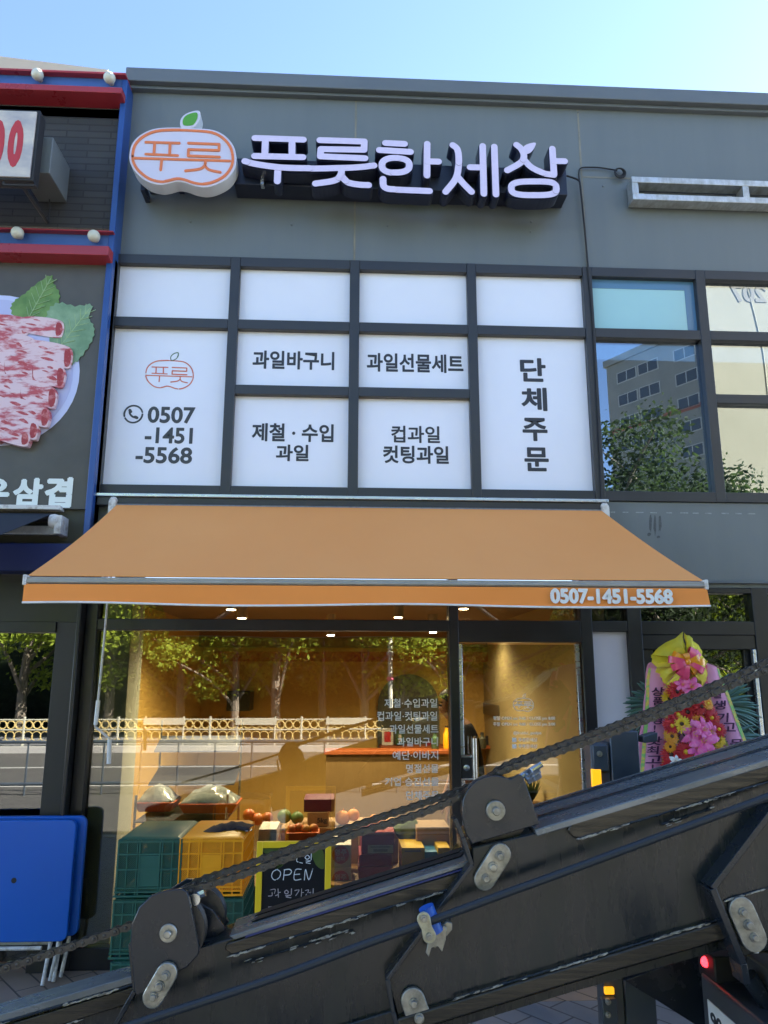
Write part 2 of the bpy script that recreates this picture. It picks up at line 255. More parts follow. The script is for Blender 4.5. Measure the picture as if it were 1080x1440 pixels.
# ------------------------------------------------------------------ mesh helpers
class MB:
    def __init__(s): s.v = []; s.f = []; s.m = []; s.cur = 0
    def add(s, vs, fs):
        o = len(s.v); s.v += [V(p) for p in vs]
        for f in fs: s.f.append([i+o for i in f]); s.m.append(s.cur)
        return s
    def box(s, x0, x1, y0, y1, z0, z1):
        p = [(x, y, z) for z in (z0, z1) for y in (y0, y1) for x in (x0, x1)]
        return s.add(p, [(0, 1, 3, 2), (4, 5, 7, 6), (0, 1, 5, 4), (2, 3, 7, 6), (0, 2, 6, 4), (1, 3, 7, 5)])
    def prism(s, pts, d, front=None, side=None):
        n = len(pts); d = V(d); o = s.cur
        if front is not None: s.cur = front
        s.add(pts, [list(range(n))])
        base = len(s.v)-n
        s.v += [V(p)+d for p in pts]
        if side is not None: s.cur = side
        s.f.append([base+n+i for i in range(n)][::-1]); s.m.append(s.cur)
        for i in range(n):
            j = (i+1) % n; s.f.append([base+i, base+j, base+n+j, base+n+i]); s.m.append(s.cur)
        s.cur = o; return s
    def tube(s, pts, r, k=8, cap=True):
        pts = [V(p) for p in pts]; n = len(pts); rs = r if isinstance(r, (list, tuple)) else [r]*n
        o = len(s.v); pn = None
        for i, p in enumerate(pts):
            t = (pts[min(i+1, n-1)]-pts[max(i-1, 0)]).normalized()
            if pn is None: pn = t.orthogonal().normalized()
            else:
                pn = pn - t*pn.dot(t)
                pn = pn.normalized() if pn.length > 1e-6 else t.orthogonal().normalized()
            b = t.cross(pn)
            for q in range(k):
                an = 2*math.pi*q/k; s.v.append(p+(pn*math.cos(an)+b*math.sin(an))*rs[i])
        for i in range(n-1):
            for q in range(k):
                q2 = (q+1) % k; s.f.append([o+i*k+q, o+i*k+q2, o+(i+1)*k+q2, o+(i+1)*k+q]); s.m.append(s.cur)
        if cap:
            s.f.append([o+q for q in range(k)][::-1]); s.m.append(s.cur)
            s.f.append([o+(n-1)*k+q for q in range(k)]); s.m.append(s.cur)
        return s
    def lathe(s, c, axis, prof, k=20):
        "prof: (radius, distance along the axis)"
        ax = V(axis).normalized(); u = ax.orthogonal().normalized(); w_ = ax.cross(u); o = len(s.v)
        for r, h in prof:
            for q in range(k):
                an = 2*math.pi*q/k; s.v.append(V(c)+ax*h+(u*math.cos(an)+w_*math.sin(an))*max(r, 1e-4))
        for i in range(len(prof)-1):
            for q in range(k):
                q2 = (q+1) % k; s.f.append([o+i*k+q, o+i*k+q2, o+(i+1)*k+q2, o+(i+1)*k+q]); s.m.append(s.cur)
        s.f.append([o+q for q in range(k)][::-1]); s.m.append(s.cur)
        s.f.append([o+(len(prof)-1)*k+q for q in range(k)]); s.m.append(s.cur)
        return s
    def sphere(s, c, r, k=14, sc_=(1, 1, 1)):
        n = k//2; o = len(s.v)
        for i in range(n+1):
            th = math.pi*i/n; rr = math.sin(th)
            for q in range(k):
                ph = 2*math.pi*q/k
                s.v.append(V(c)+V((r*rr*math.cos(ph)*sc_[0], r*rr*math.sin(ph)*sc_[1], r*math.cos(th)*sc_[2])))
        for i in range(n):
            for q in range(k):
                q2 = (q+1) % k; s.f.append([o+i*k+q, o+i*k+q2, o+(i+1)*k+q2, o+(i+1)*k+q]); s.m.append(s.cur)
        return s
    def stroke(s, pts, r, depth, N=(0, -1, 0), front=0, side=1, k=7, stag=.0004):
        N = V(N).normalized(); pts = [V(p) for p in pts]; s.sc = getattr(s, 'sc', -1)+1
        for i in range(len(pts)-1):
            a_, b_ = pts[i], pts[i+1]; d = (b_-a_)
            if d.length < 1e-6: continue
            d.normalize(); n = N.cross(d); poly = []
            for q in range(k+1):
                an = -math.pi/2+math.pi*q/k; poly.append(b_+(d*math.cos(an)+n*math.sin(an))*r)
            for q in range(k+1):
                an = math.pi/2+math.pi*q/k; poly.append(a_+(d*math.cos(an)+n*math.sin(an))*r)
            off = N*(stag*.75*((i+3*s.sc) % 13))
            s.prism([p+off for p in poly], -N*depth-off, front, side)
        return s
    def text(s, key, O, U, Vv, N, bold=0, mirror=False):
        "O lower-left corner, U full width, Vv full height, N depth vector (towards the viewer)"
        vs, fs, asp = TX[key]; U, Vv, N = V(U), V(Vv), V(N)
        shifts = [(0, 0)] if not bold else [(0, 0), (bold, 0), (-bold, 0), (0, bold), (0, -bold)]
        for i, (dx, dy) in enumerate(shifts):
            st = N*(1+.06*i)
            s.add([V(O)+U*(x+dx/asp)+Vv*(y+dy)+st*z for x, y, z in vs], fs)
        return s
    def build(s, name, material, parent=None, bevel=0, smooth=35, seg=2):
        me = bpy.data.meshes.new(name); me.from_pydata([tuple(p) for p in s.v], [], s.f)
        mats = material if isinstance(material, (list, tuple)) else [material]
        for m_ in mats: me.materials.append(m_)
        me.polygons.foreach_set('material_index', s.m)
        bm = bmesh.new(); bm.from_mesh(me); bmesh.ops.recalc_face_normals(bm, faces=bm.faces); bm.to_mesh(me); bm.free()
        if smooth:
            me.polygons.foreach_set('use_smooth', [True]*len(me.polygons)); me.set_sharp_from_angle(angle=math.radians(smooth))
        me.update()
        o = bpy.data.objects.new(name, me); COL.objects.link(o)
        if parent is not None:
            o.parent = parent
            if parent.type == 'EMPTY': o.location = -V(parent.location)
        if bevel:
            b = o.modifiers.new('edge', 'BEVEL'); b.width = bevel; b.segments = seg; b.limit_method = 'ANGLE'; b.angle_limit = math.radians(40)
        return o

def tag(o, label=None, cat=None, group=None, kind=None):
    if label: o['label'] = label
    if cat: o['category'] = cat
    if group: o['group'] = group
    if kind: o['kind'] = kind
    return o
def thing(name, label, cat, loc=(0, 0, 0), group=None):
    o = bpy.data.objects.new(name, None); o.empty_display_size = .1; COL.objects.link(o); o.location = loc
    return tag(o, label, cat, group)
def copy_tree(o, parent=None):
    c = o.copy(); COL.objects.link(c)
    if parent is not None: c.parent = parent
    for ch in list(o.children): copy_tree(ch, c)
    return c
def B(*a): return MB().box(*a)
def spline(pts, n=6):
    pts = [V(p) for p in pts]; out = []
    for i in range(len(pts)-1):
        p0, p1, p2, p3 = pts[max(i-1, 0)], pts[i], pts[i+1], pts[min(i+2, len(pts)-1)]
        for k in range(n):
            t = k/n
            out.append(.5*((2*p1)+(p2-p0)*t+(2*p0-5*p1+4*p2-p3)*t*t+(3*p1-p0-3*p2+p3)*t**3))
    return out+[pts[-1]]
def closed(pts, n=4):
    pts = [V(p) for p in pts]; m = len(pts); out = []
    for i in range(m):
        p0, p1, p2, p3 = pts[i-1], pts[i], pts[(i+1) % m], pts[(i+2) % m]
        for k in range(n):
            t = k/n; out.append(.5*((2*p1)+(p2-p0)*t+(2*p0-5*p1+4*p2-p3)*t*t+(3*p1-p0-3*p2+p3)*t**3))
    return out
def pxs(lst, Y, ox=0, oy=0, z=1): return [at(ox+x/z, oy+y/z, Y) for x, y in lst]

# lettering: every string typeset once
TX = {}
def typeset(items):
    tmp = []
    for key, s_, off, sh in items:
        c = bpy.data.curves.new('t', 'FONT'); c.body = s_; c.offset = off; c.extrude = .5; c.shear = sh; c.resolution_u = 4; c.fill_mode = 'BOTH'
        o = bpy.data.objects.new('t', c); COL.objects.link(o); tmp.append((key, o))
    dg = bpy.context.evaluated_depsgraph_get()
    for key, o in tmp:
        me = bpy.data.meshes.new_from_object(o.evaluated_get(dg)); co = [v.co.copy() for v in me.vertices]
        x0, x1 = min(p.x for p in co), max(p.x for p in co); y0, y1 = min(p.y for p in co), max(p.y for p in co)
        TX[key] = ([((p.x-x0)/(x1-x0), (p.y-y0)/(y1-y0), p.z+.5) for p in co], [list(p.vertices) for p in me.polygons], (x1-x0)/(y1-y0))
        bpy.data.meshes.remove(me)
    for key, o in tmp:
        c = o.data; bpy.data.objects.remove(o); bpy.data.curves.remove(c)
_b = [('기바', '과일바구니'), ('제수', '제철 · 수입'), ('과일', '과일'), ('선물', '과일선물세트'), ('컵', '컵과일'), ('컷', '컷팅과일'), ('단', '단'), ('체', '체'), ('주', '주'), ('문', '문'),
      ('0507', '0507'), ('-1451', '-1451'), ('-5568', '-5568'), ('tel', '0507-1451-5568'), ('207', '207'), ('우', '우'), ('삼', '삼'), ('겹', '겹'), ('0', '0'), ('5kg', '5kg'), ('영주', '영주'), ('천미', '천미')]
_t = [('w%d' % i, s_) for i, s_ in enumerate(['제철·수입과일', '컵과일·컷팅과일', '과일선물세트', '과일바구니', '예단·이바지', '명절선물', '기업·승진선물', '단체주문',
      '평일 OPEN am 9:00 / CLOSE pm 8:00', '주말 OPEN am 9:00 / CLOSE pm 5:00', '@fruitful_geolpo', '푸릇한세상', 'OPEN', '과일가게', '제철과일', '오늘', 'b', '90 888 / L'])]
_r = [('r'+c, c) for c in '상품짱맛최고잘생기몸!']
typeset([(k, s_, .006 if k == '컵' else .016, 0) for k, s_ in _b]+[(k, s_, .004, .25 if k in ('w12', 'w13', 'w14', 'w15') else 0) for k, s_ in _t]+[(k, s_, .008, .1) for k, s_ in _r])

def lettering(name, rows, Y, m, parent, bold=0, depth=.002):
    "rows: (key, left, top, right, bottom) in photo pixels, on the wall plane y=Y"
    mb = MB()
    for key, x0, y0, x1, y1 in rows:
        p, q = at(x0, y1, Y), at(x1, y0, Y)
        mb.text(key, (p.x, Y, p.z), (q.x-p.x, 0, 0), (0, 0, q.z-p.z), (0, -depth, 0), bold)
    return mb.build(name, m, parent, smooth=0)

APPLE = [(65, 300), (75, 250), (110, 210), (170, 183), (250, 177), (340, 180), (420, 188), (470, 213), (505, 255), (517, 305), (510, 350), (480, 392), (430, 420), (385, 430), (340, 424), (300, 410), (265, 405), (225, 415), (190, 419), (140, 405), (95, 370), (72, 335)]
def logo_strokes(fx, r, depth, mb, ring=True):
    "the fruit emblem as strokes; fx turns emblem coordinates into points"
    if ring:
        c = closed([fx(290+(x-290)*.935, 303+(y-303)*.90) for x, y in APPLE], 3); mb.stroke(c+[c[0]], r, depth, k=4)
    for st in ([(87, 308), (490, 320)], [(135, 241), (277, 245)], [(173, 242), (170, 292)], [(238, 245), (236, 294)], [(135, 291), (270, 297)], [(203, 312), (198, 358)],
               [(315, 245), (445, 250), (444, 276), (316, 272), (314, 299), (446, 304)]):
        mb.stroke([fx(*p) for p in st], r, depth, k=4)
    for st in ([(386, 318), (384, 338), (362, 354), (303, 362)], [(384, 338), (402, 357), (450, 368)]):
        mb.stroke(spline([fx(*p) for p in st], 4), r, depth, k=4)
LEAFO = [(286, 178), (280, 150), (295, 126), (325, 111), (360, 107), (364, 132), (352, 160), (332, 178)]

# ================================================================== SETTING
def slab(name, x0, x1, y0, y1, z0, z1, m):
    return tag(B(x0, x1, y0, y1, z0, z1).build(name, m), kind='structure')
slab('ground', -900, 900, -900, 900, -.6, -.18, M['earth'])
slab('pavement', -14, 16, -.62, 6.5, -.18, 0, M['pave'])
slab('pavement_band', -14, 16, -4.0, -.62, -.18, -.003, M['paveg'])
slab('kerb', -14, 16, -4.16, -4.0, -.18, .004, M['kerb'])
slab('road', -60, 80, -15.4, -4.16, -.2, -.13, M['asphalt'])
for y in (-9.3, -12.2):
    slab('road_marking', -60, 80, y-.07, y+.07, -.13, -.124, M['roadline'])
slab('far_kerb', -60, 80, -15.7, -15.4, -.2, .02, M['kerb'])
slab('far_pavement', -60, 80, -19.5, -15.7, -.2, 0, M['paveg'])

# ================================================================== COMMERCIAL BUILDING (the shop and its neighbour under one roof)
a0, a1, b0, b1, c0, c1, d0, d1, e0, e1, f0, f1 = -1.754, -.907, -.833, .009, .084, .919, .991, 1.832, 1.909, 2.744, 2.82, 3.655
r0, r1, r2, r3, r4, r5 = 4.889, 4.450, 4.372, 3.926, 3.852, 3.151
XL, XR, TOP, PB = -1.80, 11.2, 6.577, 6.44
bld = thing('commercial_building', 'two storey building clad in grey metal panels with the fruit shop below white window panels', 'building', (2.7, 0, 0))
# upper wall in panels with seams between
zt, zb = PB, 4.97
for (x0, x1, z0, z1) in ((XL, .036, zb, zt), (.048, 1.882, zb, zt), (1.894, XR, 5.80, zt), (1.894, XR, zb, 5.788)):
    B(x0, x1, 0, .10, z0, z1).build('wall_panel', M['panel'], bld, bevel=.003)
B(XL, XR, .012, .12, 4.97, PB).build('wall_joint', M['seam'], bld)
for x in (.042, 1.888): B(x-.007, x+.007, -.0016, .004, zb+.002, zt-.014).build('sealant_strip', M['seam'], bld, smooth=0)
B(1.896, XR, -.0016, .004, 5.787, 5.801).build('sealant_strip', M['seam'], bld, smooth=0)
mb = MB()
for (px, py) in ((268, 312), (410, 316), (545, 318), (746, 326), (813, 158), (930, 158), (975, 160), (747, 312), (848, 262), (640, 318)):
    c = at(px, py, -.001); mb.lathe(c, (0, -1, 0), [(.009, 0), (.009, .004), (.005, .007)], 8)
mb.build('rivet', M['panel_hi'], bld)
# coping: overhanging capping with a drip shadow line
mb = MB(); mb.box(XL, XR, -.10, .5, PB+.015, TOP); mb.box(XL, XR, -.05, .4, PB-.012, PB+.015)
mb.build('coping', M['panel_hi'], bld, bevel=.006)
# second storey window grid
fr = MB()
zf0, zf1 = 3.075, 4.968
cols = [(XL, a0), (a1, b0), (b1, c0), (c1, d0), (d1+.004, e0), (e1, f0), (f1, f1+.08), (XR-.08, XR)]
for x0, x1 in cols: fr.box(x0, x1, -.035, .10, zf0, zf1)
def hbar(x0, x1, z0, z1): fr.box(x0, x1, -.033, .10, z0, z1)
opens = [(a0, a1), (b0, b1), (c0, c1), (d0, d1), (e0, e1), (f0, f1), (f1+.08, XR-.08)]
for i, (x0, x1) in enumerate(opens):
    hbar(x0, x1, r0, zf1); hbar(x0, x1, zf0, r5)
    hbar(x0, x1, r2, r1)
    if i in (1, 2, 5): hbar(x0, x1, r4, r3)
fr.build('window_frame', M['frame'], bld, bevel=.004)
sp = {}
def pane(x0, x1, z0, z1, m, y=.018, name='sign_panel'):
    return B(x0-.003, x1+.003, y, y+.014, z0-.003, z1+.003).build(name, m, bld, smooth=0)
for i, (x0, x1) in enumerate(opens[:4]): pane(x0, x1, r1, r0, M['film'])
p_tel = pane(a0, a1, r5, r2, M['film']); p_order = pane(d0, d1, r5, r2, M['film'])
p_b3 = pane(b0, b1, r3, r2, M['film']); p_b5 = pane(b0, b1, r5, r4, M['film'])
p_c3 = pane(c0, c1, r3, r2, M['film']); p_c5 = pane(c0, c1, r5, r4, M['film'])
YL = .018
lettering('lettering', [('기바', 355, 495.5, 470, 518)], YL, M['ink'], p_b3, .012)
lettering('lettering', [('제수', 354, 597, 469, 620), ('과일', 388, 626, 434, 648)], YL, M['ink'], p_b5, .012)
lettering('lettering', [('선물', 516, 499.5, 651, 522)], YL, M['ink'], p_c3, .012)
lettering('lettering', [('컵', 550.5, 600, 618, 622)], YL, M['ink'], p_c5, .016); lettering('lettering', [('컷', 539, 628, 630.5, 651)], YL, M['ink'], p_c5, .012)
lettering('lettering', [('단', 732.6, 504.5, 766, 536), ('체', 734, 546, 767.8, 577), ('주', 736, 588.5, 768.5, 619.5), ('문', 738.6, 630, 770.3, 662)], YL, M['ink'], p_order, .016)
lettering('lettering', [('0507', 207.3, 573, 274.8, 594.5), ('-1451', 203.4, 602, 271.3, 623), ('-5568', 190.4, 629.5, 270.6, 651)], YL, M['ink_phone'], p_tel, .014)
def fx_small(x, y): return at(202.7+(x-65)*71.4/452, 503.3+(y-177)*44.5/253+1.5, YL)
mb = MB(); logo_strokes(fx_small, .0042, .002, mb); mb.build('logo_print', [M['coral_line'], M['coral_line']], p_tel, smooth=0)
c = closed(pxs([(344, 417), (342, 402), (355, 390), (371, 387), (370, 401), (360, 413)], YL, 120, 360, 2.842), 3)
mb = MB().stroke(c+[c[0]], .0035, .002, k=4); mb.build('logo_leaf_print', [M['green_line'], M['green_line']], p_tel, smooth=0)
mb = MB(); ce = at(187.6, 582.4, YL); ring = [ce+V((math.cos(t*.2618)*.066, 0, math.sin(t*.2618)*.066)) for t in range(25)]
mb.stroke(ring, .0065, .002, k=3)
hs = spline([ce+V((-.028, 0, .030)), ce+V((-.026, 0, .004)), ce+V((-.004, 0, -.020)), ce+V((.028, 0, -.028))], 4)
mb.stroke(hs, .007, .002, k=4); mb.stroke([hs[0], hs[0]+V((.008, 0, -.012))], .011, .002, k=4); mb.stroke([hs[-1], hs[-1]+V((-.014, 0, .006))], .011, .002, k=4)
mb.build('telephone_icon', [M['ink_phone'], M['ink_phone']], p_tel, smooth=0)
# neighbour's upstairs glazing
for (x0, x1, z0, z1) in ((e0, e1, r1, r0), (e0, e1, r5, r2), (f0, f1, r1, r0), (f0, f1, r3, r2), (f0, f1, r5, r4), (f1+.08, XR-.08, r1, r0), (f1+.08, XR-.08, r5, r2)):
    o = pane(x0, x1, z0, z1, M['cyan_blind' if x0 == e0 and z0 == r1 else 'glass_up'], .02, 'window_pane')
    if x0 == e0 and z0 == r1:
        mb = MB(); mb.box(x0, x1, .0165, .0195, z1-.075, z1); mb.box(x1-.075, x1, .0165, .0195, z0, z1-.075); mb.build('uncovered_edge', M['edge_glass'], o, smooth=0)
B(1.85, XR, 1.8, 1.9, 3.0, 5.0).build('upper_room_back', M['dark'], bld)
B(1.85, XR, .10, 1.8, 2.98, 3.06).build('upper_room_floor', M['dark'], bld)
# sill ledge under the white panels and the lower fascia
mb = MB(); mb.box(XL-.02, d1+.07, -.115, -.02, 3.045, 3.068); mb.build('window_sill', M['alu'], bld, bevel=.003)
B(XL+.05, d1+.05, -.095, -.02, 2.985, 3.045).build('sill_soffit', M['frame'], bld, bevel=.004)
B(XL, 1.868, -.012, .10, 2.50, 3.074).build('wall_panel', M['panel'], bld, bevel=.003)
B(1.876, XR, -.014, .10, 2.44, 3.074).build('wall_panel', M['panel'], bld, bevel=.003)
mb = MB(); mb.box(1.90, XR, -.05, -.014, 2.47, 2.49); mb.build('drip_edge', M['panel_hi'], bld, bevel=.003)
# stains where an old sign was pulled off
mb = MB(); st = random.Random(3)
for (px, py, pw, ph) in [(915, 728, 2.2, 26), (921, 730, 2.0, 28), (928, 729, 2.4, 24), (913, 750, 3.2, 5), (926, 754, 3, 4)]:
    pts = []
    for k in range(14):
        an = 2*math.pi*k/14; pts.append(at(px+math.cos(an)*pw*st.uniform(.5, 1.1), py+(math.sin(an)+.6)*ph/2*st.uniform(.8, 1.1), -.0155))
    mb.prism(pts, (0, .002, 0))
mb.build('glue_stain', mat('glue_stain_dark', (.05, .055, .055), .6, col2=(.09, .1, .1), scale=60), bld, smooth=0)
mb = MB()
for k in range(11):
    x = 857+k*19.5+st.uniform(-3, 3); L_ = st.uniform(6, 17)
    mb.prism([at(x, 719+.012*(x-857)+st.uniform(0, .6), -.0158), at(x+L_, 719.3+.012*(x+L_-857), -.0158), at(x+L_, 720.6+.012*(x+L_-857)+st.uniform(0, 1), -.0158), at(x, 720.8+.012*(x-857), -.0158)], (0, .0022, 0))
mb.build('paint_scrape', mat('scrape_pale', (.34, .37, .36), .6, col2=(.15, .17, .17), scale=70), bld, smooth=0)

# -------- shop front
GF = bld
SILL, TB, TT, HEAD = .13, 2.121, 2.197, 2.037
gl0, gl1, dl, dr = -1.70, .735, .80, 1.675         # window, door
sf = MB()
sf.box(XL, gl0, -.03, .12, 0, 2.50)                 # left jamb
sf.box(gl1, dl, -.03, .12, 0, 2.50)                 # mullion
sf.box(dr, 1.757, -.03, .12, 0, 2.50)               # right of the door
sf.box(2.012, 2.115, -.03, .12, 0, 2.44)            # right of the white panel
sf.box(2.94, 3.06, -.03, .12, 0, 2.44)
sf.box(gl0, gl1, -.028, .11, TB, TT); sf.box(dl, dr, -.028, .11, HEAD+.008, TT); sf.box(1.757, 2.012, -.028, .11, TB, TT); sf.box(2.115, 2.94, -.028, .11, TB-.02, TT)
sf.box(2.115, 2.94, -.02, .10, 2.0, TB-.02)
sf.box(gl0, gl1, -.032, .12, 0, SILL); sf.box(1.757, 2.012, -.028, .12, 0, .10); sf.box(3.06, XR, -.028, .11, TB, TT)
sf.box(XL, XR, -.026, .10, 2.40, 2.438); sf.box(XR-.1, XR, -.03, .12, 0, 2.44)
sf.build('shopfront_frame', M['shopframe'], bld, bevel=.004)
shopglass = B(gl0, gl1, .03, .038, SILL, TB).build('shop_window', M['glass_shop'], bld, smooth=0)
for x0, x1 in ((gl0, gl1), (dl, dr), (1.757, 2.012)): B(x0, x1, .03, .038, TT, 2.40).build('transom_pane', M['glass_shop'], bld, smooth=0)
B(2.115, 2.94, .03, .038, TT, 2.40).build('transom_pane', M['glass_dark'], bld, smooth=0)
B(2.03, XR, 3.0, 3.1, 0, 2.6).build('back_wall', M['dark'], bld); B(2.03, XR, .12, 3.0, 2.5, 2.6).build('ceiling', M['dark'], bld); B(1.91, 2.03, .125, 3.1, 0, 2.6).build('side_wall', M['dark'], bld); B(2.03, XR, .12, 3.0, -.002, .02).build('unit_floor', M['dark'], bld)
B(3.06, XR-.1, .03, .038, TT, 2.40).build('transom_pane', M['glass_dark'], bld, smooth=0)
B(3.06, XR-.1, .03, .038, 0, TB).build('window_pane', M['glass_dark'], bld, smooth=0)
B(1.757, 2.012, .01, .03, .10, TB).build('frosted_panel', M['film_plain'], bld)
exb = B(1.79, 2.0, -.003, .01, 1.225, 1.32).build('exit_sticker', M['boxwhite'], bld)
B(1.80, 1.93, -.0055, -.003, 1.24, 1.305).build('green_print', mat('exit_green', (.03, .55, .16), .4), exb)
door2 = B(2.20, 2.86, .03, .045, .03, 1.995).build('door', M['glass_dark'], bld, smooth=0)
mb = MB(); mb.box(2.90, 2.925, -.045, -.01, .05, 2.0); mb.build('door_edge', M['alu'], door2, bevel=.003)
mb = MB(); mb.box(2.115, 2.20, .01, .06, .0, 2.0); mb.box(2.86, 2.94, .01, .06, 0, 2.0); mb.build('door_frame', M['shopframe'], door2, bevel=.003)
# glass door of the shop
door = B(dl+.025, dr-.03, .028, .040, .06, HEAD-.006).build('glass_door', M['glass_shop'], bld, smooth=0)
mb = MB(); mb.box(dl+.004, dl+.030, .012, .055, .02, HEAD); mb.box(dr-.034, dr-.006, .012, .055, .02, HEAD); mb.box(dl+.03, dr-.034, .014, .052, .02, .06)
mb.build('door_stile', M['alu'], door, bevel=.003)
ha = at(668, 1075, -.07)
mb = MB(); mb.tube([(ha.x, -.07, .62), (ha.x, -.07, 1.40)], .016, 12)
for z in (.75, 1.27): mb.tube([(ha.x, -.07, z), (ha.x, .04, z)], .009, 10)
mb.tube([(ha.x+.035, .09, .62), (ha.x+.035, .09, 1.40)], .016, 12)
mb.build('door_handle', M['chrome'], door)
p, q = at(650, 1097, 0), at(661, 1062, 0)
mb = MB(); mb.box(p.x-.005, q.x+.01, -.012, .024, p.z, q.z); mb.cur = 1; mb.box(p.x-.008, q.x+.012, -.016, -.012, q.z-.014, q.z); mb.box(p.x-.008, q.x+.012, -.016, -.012, p.z, p.z+.014)
mb.lathe(((p.x+q.x)/2, -.012, (p.z+q.z)/2), (0, -1, 0), [(.022, 0), (.022, .006), (.012, .01)], 16)
mb.build('door_lock', [M['black'], M['chrome']], door, bevel=.002)
YG = .026
lettering('window_lettering', [('w0', 540.7, 982.5, 614.6, 995), ('w1', 530.4, 1000.5, 614.6, 1013.5), ('w2', 548, 1019, 616, 1031.5), ('w3', 559, 1037, 615.5, 1049.5), ('w4', 552.4, 1056, 616, 1068.5),
          ('w5', 571.3, 1074.5, 616.5, 1087), ('w6', 541.3, 1093, 617, 1105.5), ('w7', 571.3, 1112, 617, 1125)], YG, M['vinyl'], shopglass, .011, .0015)
lettering('door_lettering', [('w8', 693.7, 1007, 780.4, 1013.6), ('w9', 693.7, 1015.3, 780.4, 1021.8), ('w10', 722, 1028.3, 761, 1034), ('w11', 729, 1037.4, 755.5, 1043.4), ('w11', 729, 1046.4, 755.5, 1052.4)], YG, M['vinyl'], door, .011, .0015)
def fx_door(x, y): return at(720.9+(x-65)*30.2/452, 981+(y-177)*20.6/253, YG)
mb = MB(); logo_strokes(fx_door, .0026, .0015, mb)
c = closed(pxs([(590, 567), (589, 556), (598, 547), (607, 545), (606, 556), (600, 565)], YG, 610, 860, 4.696), 3); mb.stroke(c+[c[0]], .002, .0015, k=3)
for y0, y1 in ((1037.3, 1043.6), (1046.3, 1052.6)):
    p, q = at(720.2, y1, YG), at(726.2, y0, YG); mb.box(p.x, q.x, YG-.0015, YG, p.z, q.z)
    mb.cur = 1; mb.box((p.x*.6+q.x*.4), (p.x*.4+q.x*.6), YG-.0022, YG-.0015, p.z*.65+q.z*.35, p.z*.35+q.z*.65); mb.cur = 0
mb.build('door_logo', [M['vinyl'], M['vinyl']], door, smooth=0)
# -------- the room behind
ZC, YB, XRW = 2.43, 4.6, 1.80
B(XL, XRW+.1, .12, YB, -.002, .022).build('shop_floor', M['shopfloor'], bld)
B(XL, XRW+.1, .12, YB, ZC, ZC+.06).build('shop_ceiling', M['ceil'], bld)
B(XL-1.2, XRW+.1, YB, YB+.1, 0, ZC).build('back_wall', M['ochre'], bld)
B(XL, XRW, YB-.35, YB, 2.17, ZC).build('ceiling_bulkhead', M['ceil'], bld)
p = at(300, 930, YB-.36); q = at(705, 917, YB-.36)
B(p.x, q.x, YB-.38, YB-.35, p.z, q.z).build('orange_trim', M['trimo'], bld)
B(XRW, XRW+.1, .12, YB, .022, ZC).build('side_wall', M['beige'], bld)
B(XL-.06, XL, .12, YB, 0, ZC).build('side_wall', M['ochre'], bld)
B(-1.695, -1.49, .06, .40, .022, ZC).build('inner_column', M['celadon'], bld, bevel=.004)
# arched niche on the back wall
def arch(px0, px1, pyt, pyb, Y, m, name):
    p, q = at(px0, pyb, Y), at(px1, pyt, Y); r_ = (q.x-p.x)/2; cx = (p.x+q.x)/2; zc = q.z-r_
    pts = [V((p.x, Y, p.z)), V((q.x, Y, p.z))]+[V((cx+r_*math.cos(math.pi*k/14), Y, zc+r_*math.sin(math.pi*k/14))) for k in range(15)]
    return MB().prism(pts, (0, .03, 0)).build(name, m, bld)
arch(531, 617, 948, 1052, YB-.03, M['mirror'], 'arched_niche'); arch(195, 222, 992, 1045, YB-.03, M['mirror'], 'arched_niche')
arch(738, 806, 930, 1000, YB-.03, mat('niche_tan', (.36, .24, .08), .7), 'arched_niche')
p, q = at(535, 1054, YB-.35), at(700, 1049, YB-.35)
B(p.x, q.x, YB-.36, YB-.0, p.z, q.z).build('wall_shelf', M['trimo'], bld, bevel=.004)
# lit fittings under the ceiling; the farthest back is added to brighten the wall
for i, (px, py, Yq, lm, pw) in enumerate([(465, 893, 2.4, 'lampwhite', 24), (609, 889, 2.4, 'lampwhite', 17), (340, 869, 1.35, 'lampon', 20), (325, 857, .75, 'lampon', 9), (652, 856, .75, 'lampon', 4), (656, 880, 3.3, 'lampon', 8), (560, 868, 1.4, 'lampon', 5)]):
    c = at(px, py, Yq); zz = min(c.z, ZC-.05)
    l = MB().lathe((c.x, Yq, zz), (0, 0, 1), [(.045, 0), (.048, .004), (.048, ZC-zz)], 20).build('downlight', M['lampbody'], bld)
    MB().lathe((c.x, Yq, zz-.006), (0, 0, 1), [(.036, 0), (.036, .005)], 18).build('bulb', M[lm], l)
    pl = bpy.data.lights.new('downlight_glow', 'SPOT'); pl.energy = pw*1.2; pl.color = (1, .86, .60); pl.spot_size = math.radians(150); pl.spot_blend = .8; pl.shadow_soft_size = .04
    po = bpy.data.objects.new('downlight_glow', pl); COL.objects.link(po); po.location = (c.x, Yq, zz-.03); po.parent = None

def sheet(P, d, mb=None):
    "closed thin sheet: grid of points P[i][j], thickness vector d"
    mb = mb or MB(); n, m = len(P), len(P[0]); o = len(mb.v); d = V(d)
    for k in (0, 1):
        for r in P:
            for p in r: mb.v.append(V(p)+d*k)
    f = lambda k, i, j: o+k*n*m+i*m+j
    for i in range(n-1):
        for j in range(m-1):
            mb.f.append([f(0, i, j), f(0, i, j+1), f(0, i+1, j+1), f(0, i+1, j)]); mb.f.append([f(1, i, j), f(1, i+1, j), f(1, i+1, j+1), f(1, i, j+1)])
    for i in range(n-1):
        for j in (0, m-1): mb.f.append([f(0, i, j), f(0, i+1, j), f(1, i+1, j), f(1, i, j)])
    for j in range(m-1):
        for i in (0, n-1): mb.f.append([f(0, i, j), f(0, i, j+1), f(1, i, j+1), f(1, i, j)])
    mb.m += [mb.cur]*(len(mb.f)-len(mb.m)); return mb
